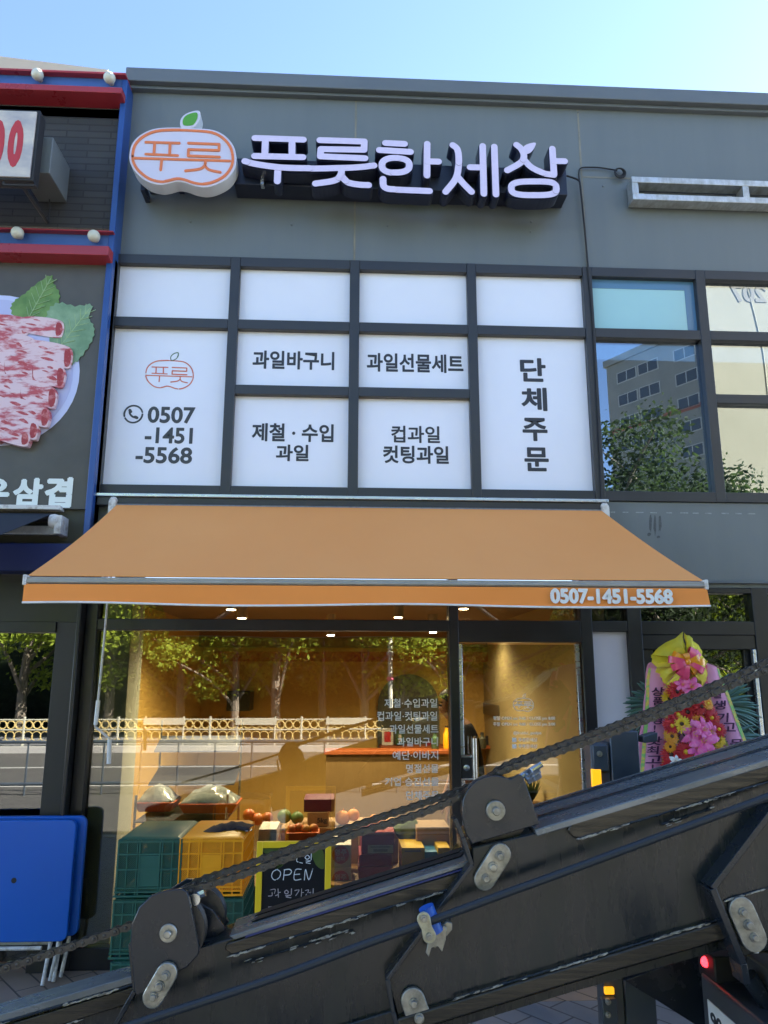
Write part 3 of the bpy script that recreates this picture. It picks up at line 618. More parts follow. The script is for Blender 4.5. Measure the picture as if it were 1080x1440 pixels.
def stad(p, q, r, Y, depth, waist=1.0, k=8, mb=None, rpx=True):
    "stadium-shaped plate between two photo pixels on the plane y=Y; r in pixels"
    a_, b_ = at(*p, Y), at(*q, Y)
    if rpx: r = (at(p[0]+r, p[1], Y)-a_).length
    d = (b_-a_).normalized(); n = V((0, -1, 0)).cross(d); poly = []
    for i in range(k+1):
        an = -math.pi/2+math.pi*i/k; poly.append(b_+(d*math.cos(an)+n*math.sin(an))*r)
    if waist < 1: poly.append((a_+b_)/2+n*r*waist)
    for i in range(k+1):
        an = math.pi/2+math.pi*i/k; poly.append(a_+(d*math.cos(an)+n*math.sin(an))*r)
    if waist < 1: poly.append((a_+b_)/2-n*r*waist)
    return (mb or MB()).prism(poly, (0, depth, 0))

# ================================================================== THE SHOP'S SIGNS
YS = -.34
logo = thing('logo_sign', 'round white fruit shaped lightbox with an orange outline and a green leaf', 'sign', (at(258, 225, 0).x, 0, at(258, 225, 0).z))
fxl = lambda x, y: at(160+x/3, 120+y/3, YS)
out = closed([fxl(*p) for p in APPLE], 4)
MB().prism(out, (0, .125, 0), 0, 1).build('light_box', [M['sign_white'], M['sign_side']], logo, bevel=.004)
mb = MB(); logo_strokes(lambda x, y: fxl(x, y)+V((0, -.004, 0)), .0098, .004, mb); mb.build('emblem', [M['orange_line'], M['orange_line']], logo, smooth=0)
lf = closed([fxl(*p) for p in LEAFO], 4)
lb = MB().prism(lf, (0, .11, 0), 0, 1).build('leaf', [M['sign_white'], M['sign_side']], logo, bevel=.003)
ce = sum(lf, V())/len(lf)
MB().prism([ce+(p-ce)*.74+V((0, -.003, 0)) for p in lf], (0, .003, 0)).build('leaf_face', M['sign_green'], lb, smooth=0)
for x in (120, 250, 380): p = fxl(x, 330); B(p.x-.02, p.x+.02, YS+.125, 0, p.z-.02, p.z+.02).build('mounting_bracket', M['navybox'], logo)
q = fxl(95, 368); B(q.x-.015, q.x+.02, -.16, 0, q.z-.02, q.z+.03).build('mounting_bracket', M['navybox'], logo)

sg = thing('channel_letter_sign', 'lit white lettering with navy sides on a long navy box above the windows', 'sign', (at(560, 245, 0).x, 0, at(560, 245, 0).z))
YL2 = -.34; RL = .0255
A_ = lambda x, y: at(160+x/3, 120+y/3, YL2)
C_ = lambda x, y: at(480+x/3, 120+y/3, YL2)
def syl(strokes, extra=None):
    mb = MB()
    for s_ in strokes: mb.stroke(s_, RL, .13)
    # a slightly larger dark return behind the lit face
    mb2 = MB()
    for s_ in strokes: mb2.stroke([p+V((0, .012, 0)) for p in s_], RL*1.22, .125, stag=-.0004)
    mb2.m = [1]*len(mb2.m); n0 = len(mb.v); mb.v += mb2.v; mb.f += [[i+n0 for i in f] for f in mb2.f]; mb.m += mb2.m
    if extra: mb.prism(extra, (0, .11, 0), 0, 1)
    return mb.build('letter', [M['led'], M['led_side']], sg, smooth=40)
def el(F_, cx, cy, rx, ry, n=26, p=2.0):
    o = []
    for k in range(n+1):
        t = 2*math.pi*k/n; c_, s_ = math.cos(t), math.sin(t)
        o.append(F_(cx+rx*math.copysign(abs(c_)**(2/p), c_), cy+ry*math.copysign(abs(s_)**(2/p), s_)))
    return o
L2 = lambda F_, *p: [F_(*q) for q in p]
syl([L2(A_, (595, 222), (800, 229)), L2(A_, (640, 225), (637, 298)), L2(A_, (752, 229), (752, 302)), L2(A_, (594, 299), (798, 304)),
     spline(L2(A_, (553, 321), (620, 336), (720, 348), (850, 351), (950, 349)), 5), L2(A_, (693, 346), (690, 405))])
syl([L2(A_, (869, 231), (1057, 237), (1056, 272), (874, 269), (871, 300), (1060, 308)), spline(L2(A_, (950, 349), (1000, 348), (1060, 344), (1098, 338)), 4),
     spline(L2(A_, (961, 350), (957, 380), (930, 402), (851, 415)), 5), spline(L2(A_, (960, 382), (985, 408), (1030, 419), (1075, 422)), 5)])
syl([L2(C_, (186, 243), (267, 247)), L2(C_, (160, 273), (292, 281)), el(C_, 229, 338, 58, 31, 26, 2.4), L2(C_, (362, 248), (361, 381)), L2(C_, (364, 322), (410, 323)),
     spline(L2(C_, (176, 395), (178, 424), (196, 437), (230, 440)), 4)+[C_(372, 446)]])
syl([spline(L2(C_, (470, 252), (488, 268), (495, 300), (494, 345), (482, 395), (440, 450)), 5), spline(L2(C_, (490, 385), (515, 415), (549, 450)), 4), L2(C_, (543, 346), (592, 347)), L2(C_, (596, 257), (601, 458)), L2(C_, (645, 260), (652, 461))])
syl([spline(L2(C_, (739, 251), (758, 268), (770, 297), (758, 325), (700, 359)), 5), spline(L2(C_, (768, 310), (800, 345), (850, 370), (896, 378)), 5), L2(C_, (890, 268), (897, 376)), L2(C_, (896, 320), (942, 321)), el(C_, 812, 435, 95, 29, 30, 3.2)],
    closed(L2(C_, (764, 284), (768, 260), (788, 247), (820, 242), (814, 264), (800, 282), (782, 290)), 3))
p, q = at(329, 262, -.19), at(796, 232, -.19)
B(p.x, q.x, -.19, -.012, p.z+.02, q.z-.04).build('backing_box', M['navybox'], sg, bevel=.005)
mb = MB()
for x in (620, 960): P0 = A_(x, 380); mb.box(P0.x-.012, P0.x+.012, -.24, -.18, P0.z, P0.z+.1)
mb.build('spacer', M['alu'], sg)

# ================================================================== ORANGE AWNING
XA0, XA1 = at(164, 712, -.12).x, at(846, 718, -.12).x
ya = -1.0
for _ in range(60):
    wdt = at(989, 820, ya).x-at(39, 812, ya).x
    ya += .02 if wdt < XA1-XA0 else -.02
YA = ya; ZA = (at(39, 812, YA).z+at(989, 820, YA).z)/2; ZT = at(500, 714, -.12).z
XF0, XF1 = at(39, 812, YA).x, at(989, 820, YA).x
aw = thing('shop_awning', 'orange retractable fabric awning with a telephone number on its front flap', 'awning', ((XA0+XA1)/2, 0, ZT))
P = []
for i in range(13):
    t = i/12; row = []
    for j in range(25):
        s_ = j/24; sag = -.018*math.sin(math.pi*t)*(1+.3*math.sin(s_*17+t*2))
        row.append(V((XA0+(XA1-XA0)*s_*1+(XF0-XA0)*t*(1-s_)+(XF1-XA1)*t*s_, -.12+(YA+.12)*t, ZT+(ZA+.012-ZT)*t+sag)))
    P.append(row)
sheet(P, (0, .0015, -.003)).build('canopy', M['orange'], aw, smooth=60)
mb = MB(); mb.box(XF0, XF1, YA-.03, YA+.03, ZA-.030, ZA+.002); mb.box(XF0, XF1, YA-.036, YA-.03, ZA-.026, ZA-.012)
bar = mb.build('front_bar', M['bargrey'], aw, bevel=.004)
for x in (XF0, XF1): B(x-.009, x+.009, YA-.04, YA+.035, ZA-.040, ZA+.012).build('end_cap', M['white_old'], bar, bevel=.004)
ZV = at(500, 850.5, YA-.03).z
P = []; XV0, XV1 = at(33, 849, YA-.03).x, at(996, 851, YA-.03).x
vw = lambda s_, t: -.034-.012*t-.010*t*math.sin(s_*21)*math.sin(s_*5+1)-.012*t*(s_ > .85)*(s_-.85)*6
for i in range(7):
    t = i/6; row = []
    for j in range(41):
        s_ = j/40
        row.append(V((XF0+(XF1-XF0)*s_+((XV0-XF0)*(1-s_)+(XV1-XF1)*s_)*t, YA+vw(s_, t), ZA-.034+(ZV-ZA+.034)*t+.006*t*math.sin(s_*13+.6))))
    P.append(row)
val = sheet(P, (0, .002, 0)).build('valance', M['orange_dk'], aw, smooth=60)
mb = MB().tube([p+V((0, -.001, -.003)) for p in P[-1]], .0055, 6); mb.build('piping', M['white'], val)
yv = YA-.062; p, q = at(775, 848, yv), at(944.6, 829, yv)
mb = MB(); mb.text('tel', (p.x, yv, p.z), (q.x-p.x, 0, 0), (0, 0, q.z-p.z), (0, -.002, 0), .045); mb.build('lettering', M['white'], val, smooth=0)
mb = MB().tube([(XA0-.02, -.075, ZT-.02), (XA1+.02, -.075, ZT-.02)], .040, 14); mb.build('roller_tube', M['alu_old'], aw)
for x in (XA0-.03, XA1+.03):
    mb = MB().box(x-.025, x+.025, -.13, -.012, ZT-.07, ZT+.03); mb.lathe((x, -.10, ZT+.02), (0, 0, 1), [(.025, 0), (.03, .02), (.018, .04)], 12)
    mb.build('wall_bracket', M['white_old'], aw, bevel=.003)
for sx, x in ((1, XA0+.25), (-1, XA1-.25)):
    el_ = V((x+sx*.75, (YA-.12)/2, (ZT+ZA)/2-.07))
    mb = MB().tube([(x, -.1, ZT-.10), el_], .024, 10); mb.tube([el_, (x+sx*.15, YA+.03, ZA-.02)], .020, 10); mb.lathe(el_+V((0, 0, -.035)), (0, 0, 1), [(.03, 0), (.03, .07)], 12)
    mb.build('folding_arm', M['alu_old'], aw)
# hand crank hanging from the roller gear
YC = -.40
pc = [at(x, y, YC) for x, y in [(151, 846), (146, 905), (138, 985), (134.5, 1019), (134, 1022), (152, 1037), (154, 1040), (153, 1074)]]
pc.insert(0, V((XA0+.03, -.13, ZT-.05)))
cr = MB().tube(pc[:2]+pc[1:6], .0075, 8); cr.tube(pc[5:8], .0075, 8)
o = cr.build('awning_crank', M['white_old'])
tag(o, 'thin cream metal winding rod hanging beside the shop window', 'awning crank')
MB().tube([pc[3], pc[4]], .013, 10).build('grip', M['white'], o); MB().tube([pc[7]+V((0, 0, 0)), pc[8]], .013, 10).build('grip', M['white'], o)

# ================================================================== ON THE WALL
mfr = thing('sign_frame', 'empty rectangular aluminium sign frame mounted on the grey wall', 'sign frame', (2.6, 0, 5.5))
p, q = at(890.5, 280, -.13), at(892, 248, -.13); x0, z0, z1 = p.x, p.z, q.z; x1 = 5.6; t_ = .052
mb = MB(); mb.box(x0, x1, -.13, -.02, z1-t_, z1); mb.box(x0, x1, -.13, -.02, z0, z0+t_); mb.build('rail', M['alu_old'], mfr, bevel=.003)
for x in (x0, at(1045, 268, -.13).x, x1-t_-.3): B(x, x+t_, -.128, -.022, z0+t_, z1-t_).build('upright', M['alu_old'], mfr, bevel=.003)
mb = MB()
for x in (x0+.09, x0+.81, x0+2.0): mb.box(x-.02, x+.02, -.09, 0, z0+t_, z0+t_+.03)
mb.build('clip', M['white_old'], mfr)
cb = MB()
path = spline(pxs([(796, 247), (806, 250), (814, 254), (816, 262), (820, 300), (824, 340), (827, 378), (833, 440), (840, 560), (845, 660), (847, 720)], -.045), 4)
cb.tube(path, .0075, 7)
cb.tube(spline(pxs([(815, 256), (814, 243), (818, 236), (840, 235.5), (858, 238), (868, 240)], -.02), 4), .006, 6)
cb.tube(spline(pxs([(816, 262), (823, 330), (829, 390)], -.03), 4), .005, 6)
ce = at(871, 242, -.03)
for k in range(3):
    cb.tube([ce+V((math.cos(t*.35)*(.035+.005*k), -.008*k, math.sin(t*.35)*(.035+.004*k)-.01*k)) for t in range(19)], .007, 6)
tag(cb.build('wall_cable', M['black']), 'black cable running down the grey wall with a small coil near the top', 'cable')

# ================================================================== RESTAURANT NEXT DOOR
rb = thing('restaurant_building', 'dark brick restaurant front with red ledges and blue painted corner strip', 'building', (-3.2, 0, 0))
XC = XL-.004
x_b = at(166, 240, -.10).x
B(-7, x_b, -.10, .4, at(100, 312, -.1).z-.05, at(100, 140, -.1).z+.12).build('brick_wall', M['brick'], rb)
pl0 = at(155.5, 400, -.16).x
B(pl0, XC, -.16, .4, 2.62, at(180, 112, -.16).z).build('corner_pilaster', M['blue'], rb, bevel=.006)
B(pl0-.02, XC, -.14, .4, 0, 2.62).build('corner_post', M['shopframe'], rb, bevel=.006)
for (yt, yf0, yf1, yb, rx, lx) in ((94, 101, 123, 138, 174, [(52.7, 105), (154, 109.7)]), (316, 322, 346, 366, 156, [(24.5, 327.5), (132, 332)])):
    zt_ = at(rx, yt+8, -.20).z; ztf = at(rx, yf0+4, -.20).z; xr_ = at(rx, yf1, -.22).x
    zl1 = at(rx, yf1, -.26).z; zl0 = at(rx, yb-7, -.26).z
    B(-7, xr_-.005, -.15, -.02, zl1-.03, zt_-.01).build('fascia', M['blueband'], rb)
    B(-7, xr_, -.20, -.02, ztf, zt_).build('ledge', M['red'], rb, bevel=.004)
    MB().prism([V((-7, -.26, zl1)), V((-7, -.152, zl1+.01)), V((-7, -.02, zl1+.01)), V((-7, -.02, zl0-.015)), V((-7, -.26, zl0))], (xr_+7, 0, 0)).build('ledge', M['red'], rb, bevel=.004)
    for (lxp, lyp) in lx+[(lx[0][0]-106, lx[0][1]-4)]:
        c = at(lxp, lyp, -.21); g = MB().sphere(c, .046, 18).build('globe_lamp', M['globe'], rb)
        MB().tube([c+V((0, .03, 0)), c+V((0, .08, 0))], .02, 10).build('lamp_stem', M['lampbody'], g)
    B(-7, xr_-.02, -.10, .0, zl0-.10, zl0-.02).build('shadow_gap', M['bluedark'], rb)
p, q = at(0, 79, 1.0), at(152, 98, 1.0); k_ = (q.z-p.z)/(q.x-p.x); zl = p.z+k_*(-7-p.x)
MB().prism([V((-7, 1.0, zl)), V((q.x, 1.0, q.z)), V((q.x, 1.0, q.z-.25)), V((-7, 1.0, zl-.5))], (0, 1.5, 0)).build('roof_edge', M['eave'], rb)
# wall zones lower down
zpo0, zpo1 = at(100, 716, -.12).z, at(100, 366, -.12).z+.03
B(-7, pl0, -.10, .3, at(60, 764, -.1).z, zpo1).build('upper_wall', M['olivewall'], rb)
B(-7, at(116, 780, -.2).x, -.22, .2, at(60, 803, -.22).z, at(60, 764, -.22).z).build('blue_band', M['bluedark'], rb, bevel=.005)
B(-7, pl0-.02, -.05, .2, 2.17, at(60, 803, -.22).z+.04).build('fascia', M['shopframe'], rb)
xg = at(72, 1000, -.02).x
B(xg, pl0-.02, -.06, .2, 0, 2.17).build('side_panel', M['wallbrown'], rb, bevel=.003)
B(-7, xg, -.075, .1, 2.10, 2.17).build('door_head', M['shopframe'], rb, bevel=.003)
B(-7, xg, .0, .012, .05, 2.10).build('shop_window', M['glass_dark'], rb, smooth=0)
B(-7, xg, .9, 1.0, 0, 2.4).build('room_back', M['dark'], rb)

# poster with a plate of sliced meat
po = thing('meat_poster', 'large dark wall poster printed with a plate of rolled sliced meat and green leaves', 'poster', (-2.6, -.13, 4))
YP = -.13
pr = at(158, 372, YP).x
B(-4.6, pr-.012, YP, -.102, zpo0, zpo1-.02).build('banner', M['poster'], po)
def flat(name, px_list, m, dz, smooth_closed=0, th=.0015):
    pts = pxs(px_list, YP-dz)
    if smooth_closed: pts = closed(pts, smooth_closed)
    if name == 'leaf_print':
        c_ = sum(pts, V())/len(pts); pts = [c_+(p-c_)*(1.035 if k % 2 else .965) for k, p in enumerate(pts)]
    return MB().prism(pts, (0, th, 0)).build(name, m, po, smooth=0)
circ = lambda cx, cy, rx, ry, n=44: [(cx+rx*math.cos(2*math.pi*k/n), cy+ry*math.sin(2*math.pi*k/n)) for k in range(n)]
flat('plate_rim', circ(-2, 521, 114, 106), M['platerim'], .002); flat('plate_print', circ(-4, 520, 107, 99), M['platep'], .004)
Z5 = lambda l: [(x/3.13, 360+y/3.13) for x, y in l]
flat('leaf_print', Z5([(48, 240), (60, 200), (110, 165), (150, 130), (222, 85), (236, 120), (262, 165), (255, 215), (240, 260), (190, 300), (120, 310), (80, 290)]), M['leafp'], .006, 4)
flat('leaf_print', Z5([(205, 290), (215, 235), (260, 205), (330, 220), (405, 215), (390, 270), (413, 310), (410, 360), (375, 420), (330, 470), (280, 480), (230, 400)]), M['leafp2'], .008, 4)
mb = MB()
for (s_, e_, k) in (((110, 300), (222, 100), 6), ((230, 440), (395, 230), 7)):
    a_, b_ = at(*Z5([s_])[0], YP-.0085), at(*Z5([e_])[0], YP-.0085)
    mb.stroke([a_, b_], .003, .001, k=2); d = b_-a_; n = V((0, -1, 0)).cross(d).normalized()
    for q in range(1, k+1):
        p = a_+d*(q/(k+1))
        for sg_ in (1, -1): mb.stroke([p, p+d.normalized()*.07+n*sg_*.075*(1-abs(q/(k+1)-.45))], .0018, .001, k=2)
mb.build('leaf_vein', [M['vein'], M['vein']], po, smooth=0)
sl = random.Random(5); dzc = [.010]
def meatbit(name, px_list, m, n=3):
    dzc[0] += .00045; pts = closed(pxs(px_list, YP-dzc[0]), n); return MB().prism(pts, (0, dzc[0]-.009, 0)).build(name, m, po, smooth=0)
rows_ = [(-70, 432, 88, 452, 24), (-70, 452, 100, 486, 30), (-70, 478, 90, 514, 30), (-70, 504, 78, 546, 30), (-70, 532, 68, 572, 28), (-70, 560, 52, 594, 26), (-70, 584, 40, 606, 22)]
for (xa, ya_, xb, yb_, h_) in rows_:
    x = xb
    rolls = []
    while x > -45: wd = sl.uniform(38, 66); rolls.append((x-wd, x)); x -= wd*.86
    for (x0, x2) in reversed(rolls):
        yy = lambda q: ya_+(yb_-ya_)*max(0, min(1, (q-xa)/(xb-xa)))
        j_ = sl.uniform(-3, 3); a_, b_ = yy(x0)+j_, yy(x2)+j_
        meatbit('meat_print', [(x0, a_+2), ((x0+x2)/2, (a_+b_)/2-1.5), (x2-3, b_), (x2+2, b_+h_*.35), (x2, b_+h_*.8), (x2-5, b_+h_), ((x0+x2)/2, (a_+b_)/2+h_+1), (x0, a_+h_-2), (x0-3, a_+h_*.5)], M['meatfat'])
        for k in range(3):
            q0 = x0+(x2-x0)*sl.uniform(.05, .6); q1 = min(x2-4, q0+sl.uniform(9, 20)); f_ = h_*(.22+.25*k)+sl.uniform(-2, 2); t0, t1 = yy(q0)+j_, yy(q1)+j_; th_ = sl.uniform(1.2, 3.2)
            meatbit('meat_print', [(q0, t0+f_), ((q0+q1)/2, (t0+t1)/2+f_-th_+sl.uniform(-1, 1)), (q1, t1+f_+sl.uniform(-1, 2)), ((q0+q1)/2+2, (t0+t1)/2+f_+th_)], M['meat'], 2)
        meatbit('meat_print', [(x2-8, b_+3), (x2-2, b_+4), (x2, b_+h_*.5), (x2-3, b_+h_-4), (x2-9, b_+h_-3), (x2-10, b_+h_*.5)], M['meatend'], 2)
mb = MB(); yq = YP-.003
for key, x0, y0, x1, y1 in (('우', -30, 674, 14, 710), ('삼', 17.6, 673.5, 60.7, 710.5), ('겹', 62.3, 672.5, 102, 712.5)):
    p, q = at(x0, y1, yq), at(x1, y0, yq); mb.text(key, (p.x, yq, p.z), (q.x-p.x, 0, 0), (0, 0, q.z-p.z), (0, -.002, 0), .035)
mb.build('lettering', M['posterwhite'], po, smooth=0)

# projecting menu light box
mx = thing('price_lightbox', 'pale price lightbox with red numerals on a bracket in front of the brick wall', 'sign', (-2.9, -.1, 5.3))
YX = -.62
p, q = at(44, 249, YX), at(49, 157, YX); xr_ = (p.x+q.x)/2
B(-4.2, xr_, YX, YX+.09, p.z, q.z).build('face', M['boxface'], mx)
mb = MB(); mb.box(-4.2, xr_+.02, YX+.012, YX+.11, p.z-.02, q.z+.02); mb.build('casing', M['black'], mx, bevel=.005)
mb = MB()
for (xa, xb) in ((-15, 8), (9.5, 34)):
    p_, q_ = at(xa, 231, YX), at(xb, 173, YX); mb.text('0', (p_.x, YX, p_.z), (q_.x-p_.x, 0, 0), (0, 0, q_.z-p_.z), (0, -.002, 0), .065)
mb.build('lettering', M['redink'], mx, smooth=0)
p, q = at(47, 246, -.45), at(75, 193, -.45)
B(p.x-.1, q.x, -.45, -.10, p.z+.02, q.z).build('power_box', M['panel'], mx, bevel=.005)
mb = MB().tube([at(25, 252, YX+.06), at(67, 313, -.12)], .013, 8); mb.tube([at(5, 260, YX+.03), at(49, 261, YX+.03), at(48, 252, YX+.1)], .009, 6); mb.tube([at(5, 260, YX+.03), at(6, 250, YX+.03)], .009, 6)
mb.tube(spline([at(66, 262, -.2), at(70, 285, -.12), at(68, 312, -.12)], 4), .005, 6)
mb.build('strut', M['black'], mx)

# navy awning next door
na = thing('navy_awning', 'dark navy fabric awning of the restaurant seen from its end bracket', 'awning', (-3, -.1, 2.9))
pa, pb_ = at(74, 722, -.16), at(-4, 765, -.9)
x1n = pa.x; zt_n = pa.z
P = [[V((-6+(x1n+6)*s_/10, -.16+(-.74)*t/6*1.2, zt_n+(pb_.z-zt_n)*t/6)) for s_ in range(11)] for t in range(7)]
sheet(P, (0, .001, -.003)).build('canopy', M['navy'], na)
ab = at(88, 748, -.20)
mb = MB().tube([V((-6, -.16, zt_n-.03)), V((x1n+.02, -.16, zt_n-.03))], .03, 12); mb.build('roller_tube', M['black'], na)
mb = MB(); p, q = at(84, 752, -.2), at(90, 726, -.2)
mb.box(p.x-.03, q.x, -.24, -.10, p.z, q.z); mb.lathe((p.x-.04, -.2, q.z-.04), (1, 0, 0), [(.05, -.03), (.055, 0), (.04, .04), (.02, .06)], 14); mb.build('wall_bracket', M['white_old'], na, bevel=.004)
mb = MB(); p = at(30, 752, -.2); mb.box(-5.5, q.x-.02, -.22, -.18, p.z, p.z+.06); mb.build('torsion_bar', M['alu_old'], na, bevel=.004)
mb = MB(); p, q = at(-20, 716, -.17), at(86, 709, -.17); mb.box(-6, q.x, -.19, -.10, p.z, p.z+.03); mb.build('cover_strip', M['white_old'], na, bevel=.003)

def atx(px, py, X):
    d = RT*((px-540)/F) - UP*((py-720)/F) + FW
    return CAM + d*((X-CAM.x)/d.x)
def atz(px, py, Z):
    d = RT*((px-540)/F) - UP*((py-720)/F) + FW
    return CAM + d*((Z-CAM.z)/d.z)

# ================================================================== LADDER TRUCK across the foreground
tk = thing('ladder_truck', 'black telescopic ladder boom of a parked lift truck with chains and pulleys', 'truck', (2.4, -2.9, -.003))
Y3 = -2.74; K = 1.4; Y2 = Y3+.042; Y1 = Y3+.084      # K: the boom's plates scale with its distance
def pz(px, Y, depth): return MB().prism(pxs(px, Y), (0, depth*K, 0))
def beads(p0, p1, Y, r, name, parent, seed=1, amp=1.3, gap=.0):
    r *= K; g = random.Random(seed); mb = MB(); n = int(math.hypot(p1[0]-p0[0], p1[1]-p0[1])/3); pts = []; rr = []
    P = lambda t, e: at(p0[0]+(p1[0]-p0[0])*t, p0[1]+(p1[1]-p0[1])*t+e, Y)
    for i in range(0, n+1, 2): pts.append(P(i/n, g.uniform(-.5, .5))); rr.append(r*g.uniform(.5, .95))
    mb.tube(pts, rr, 6); mb.cur = 1; ph = g.uniform(0, 6); dn = (p1[1]-p0[1])/max(1, abs(p1[0]-p0[0]))
    for i in range(n):
        t = (i+g.random())/n
        if math.sin(t*n*.12+ph)+.6*math.sin(t*n*.37+ph*2)+g.uniform(-.9, .9) < .25: continue
        c = P(t, g.uniform(-amp, amp)); l_ = g.uniform(.004, .014)*K; h_ = g.uniform(.0007, .0022)*K; d = V((1, 0, -dn)).normalized(); u = V((0, 0, 1)); k = 7
        poly = [c+V((0, -r-.0006-.0003*(i % 4), 0))+d*l_*math.cos(6.283*q/k)*g.uniform(.6, 1.1)+u*h_*math.sin(6.283*q/k)*g.uniform(.5, 1.3) for q in range(k)]
        mb.prism(poly, (0, r, 0))
    return mb.build(name, [M['boom'], M['chip']], parent)
# three nested sections
s1 = pz([(-420, 1552), (235, 1360), (235, 1440), (60, 1500), (-420, 1690)], Y1, .08).build('boom_section', M['boom'], tk, bevel=.004)
pz([(-420, 1549), (240, 1356), (240, 1368), (-420, 1562)], Y1-.012*K, .085).build('top_rail', M['rail'], s1, bevel=.004)
pz([(-420, 1572), (200, 1384), (196, 1408), (-420, 1598)], Y1-.010*K, .02).build('wear_strip', M['grease'], s1, bevel=.004)
beads((-200, 1496.5), (190, 1384), Y1-.012*K, .0035, 'weld_bead', s1, 2); beads((-200, 1530), (120, 1432), Y1-.006*K, .0025, 'weld_bead', s1, 3)
s2 = pz([(236, 1344), (300, 1327), (668, 1212), (668, 1392), (553, 1424), (475, 1447), (150, 1545), (164, 1440), (189, 1394)], Y2, .125).build('boom_section', M['boom'], tk, bevel=.004)
pz([(322, 1316.5), (662, 1209.5), (662, 1217), (330, 1322)], Y2-.010*K, .13).build('top_rail', M['rail'], s2, bevel=.003)
pz([(345, 1316), (660, 1218.5), (660, 1221), (345, 1319)], Y2-.012*K, .01).build('blue_groove', M['bluedark'], s2)
pz([(318, 1327), (660, 1222), (660, 1243), (420, 1315), (326, 1343), (316, 1336)], Y2-.008*K, .02).build('wear_strip', M['grease'], s2, bevel=.004)
beads((322, 1345), (640, 1248), Y2-.009*K, .0035, 'weld_bead', s2, 4); beads((345, 1354), (500, 1307), Y2-.003*K, .0022, 'weld_bead', s2, 9, 4)
pz([(150, 1543), (553, 1421), (700, 1377), (700, 1405), (150, 1580)], Y2-.012*K, .05).build('lower_rail', M['boom'], s2, bevel=.004)
mb = MB()
for i in range(46):
    t = i/45; p = at(350+(640-350)*t, 1308+(1216.8-1308)*t, Y2)
    for yy in (.04, .085):
        o_ = V((p.x+yy*K*.05, Y2+yy*K, p.z+.010)); mb.prism([o_, o_+V((.025, 0, .0077)), o_+V((.042, .042, .0133)), o_+V((.017, .042, .0056))], (0, 0, -.004))
mb.build('tread_slot', M['black'], s2, smooth=0)
s3 = pz([(664, 1192), (758, 1170), (1500, 944), (1500, 1150), (1015, 1293), (800, 1358), (559, 1431), (545, 1378), (664, 1217)], Y3, .255).build('boom_section', M['boom'], tk, bevel=.005)
pz([(752, 1167), (1500, 939), (1500, 950), (755, 1177)], Y3-.010*K, .26).build('top_rail', M['rail'], s3, bevel=.004)
for yy in (.085, .20):
    P0 = pxs([(752, 1166), (1500, 938), (1500, 940), (752, 1168)], Y3); MB().prism([p+V((0, yy*K, .005)) for p in P0], (0, .030, 0)).build('rail_rib', M['plate'], s3, bevel=.003)
pz([(803, 1158), (1500, 950), (1500, 978), (1080, 1099), (818, 1180), (806, 1178), (798, 1168)], Y3-.010*K, .02).build('wear_strip', M['grease'], s3, bevel=.005)
beads((812, 1180), (1400, 1005), Y3-.010*K, .0042, 'weld_bead', s3, 5); beads((930, 1160), (1000, 1138), Y3-.004*K, .004, 'weld_bead', s3, 8, 5)
pz([(559, 1433), (800, 1360), (1060, 1282), (1500, 1152), (1500, 1182), (1025, 1320), (800, 1384), (560, 1457)], Y3-.016*K, .08).build('lower_rail', M['grease'], s3, bevel=.006)
pz([(560, 1457), (800, 1384), (1025, 1320), (1500, 1182), (1500, 1196), (1025, 1333), (800, 1396), (560, 1470)], Y3+.04*K, .24).build('underside_beam', M['boom'], s3)
beads((640, 1404), (1012, 1293), Y3-.012*K, .0035, 'weld_bead', s3, 6)
s4 = pz([(1088, 1138), (1200, 1070), (1340, 930), (1800, 790), (1800, 1130), (1500, 1205), (1046, 1346), (1002, 1250)], Y3-.035*K, .38).build('boom_section', M['boom'], tk, bevel=.005)
beads((1020, 1266), (1085, 1247), Y3-.037*K, .003, 'weld_bead', s4, 7, .5)
def flange(px, Y, wpx, out, name, parent, m):
    mb = MB()
    for i in range(len(px)-1):
        (xa, ya_), (xb, yb_) = px[i], px[i+1]; l = math.hypot(xb-xa, yb_-ya_); nx, ny = -(yb_-ya_)/l*wpx/2, (xb-xa)/l*wpx/2
        mb.prism(pxs([(xa-nx, ya_-ny), (xb-nx, yb_-ny), (xb+nx, yb_+ny), (xa+nx, ya_+ny)], Y-out*K-.0006*i), (0, (out+.04)*K, 0))
    return mb.build(name, m, parent, bevel=.002)
flange([(640, 1152), (651, 1178), (664, 1217), (545, 1378), (553, 1424), (563, 1460)], Y3, 6, .014, 'edge_flange', s3, M['plate'])
flange([(1090, 1136), (1003, 1250), (1046, 1356), (1052, 1385)], Y3-.035*K, 9, .016, 'edge_flange', s4, M['plate'])
flange([(183, 1328), (189, 1394), (160, 1445)], Y2, 6, .01, 'edge_flange', s2, M['plate'])
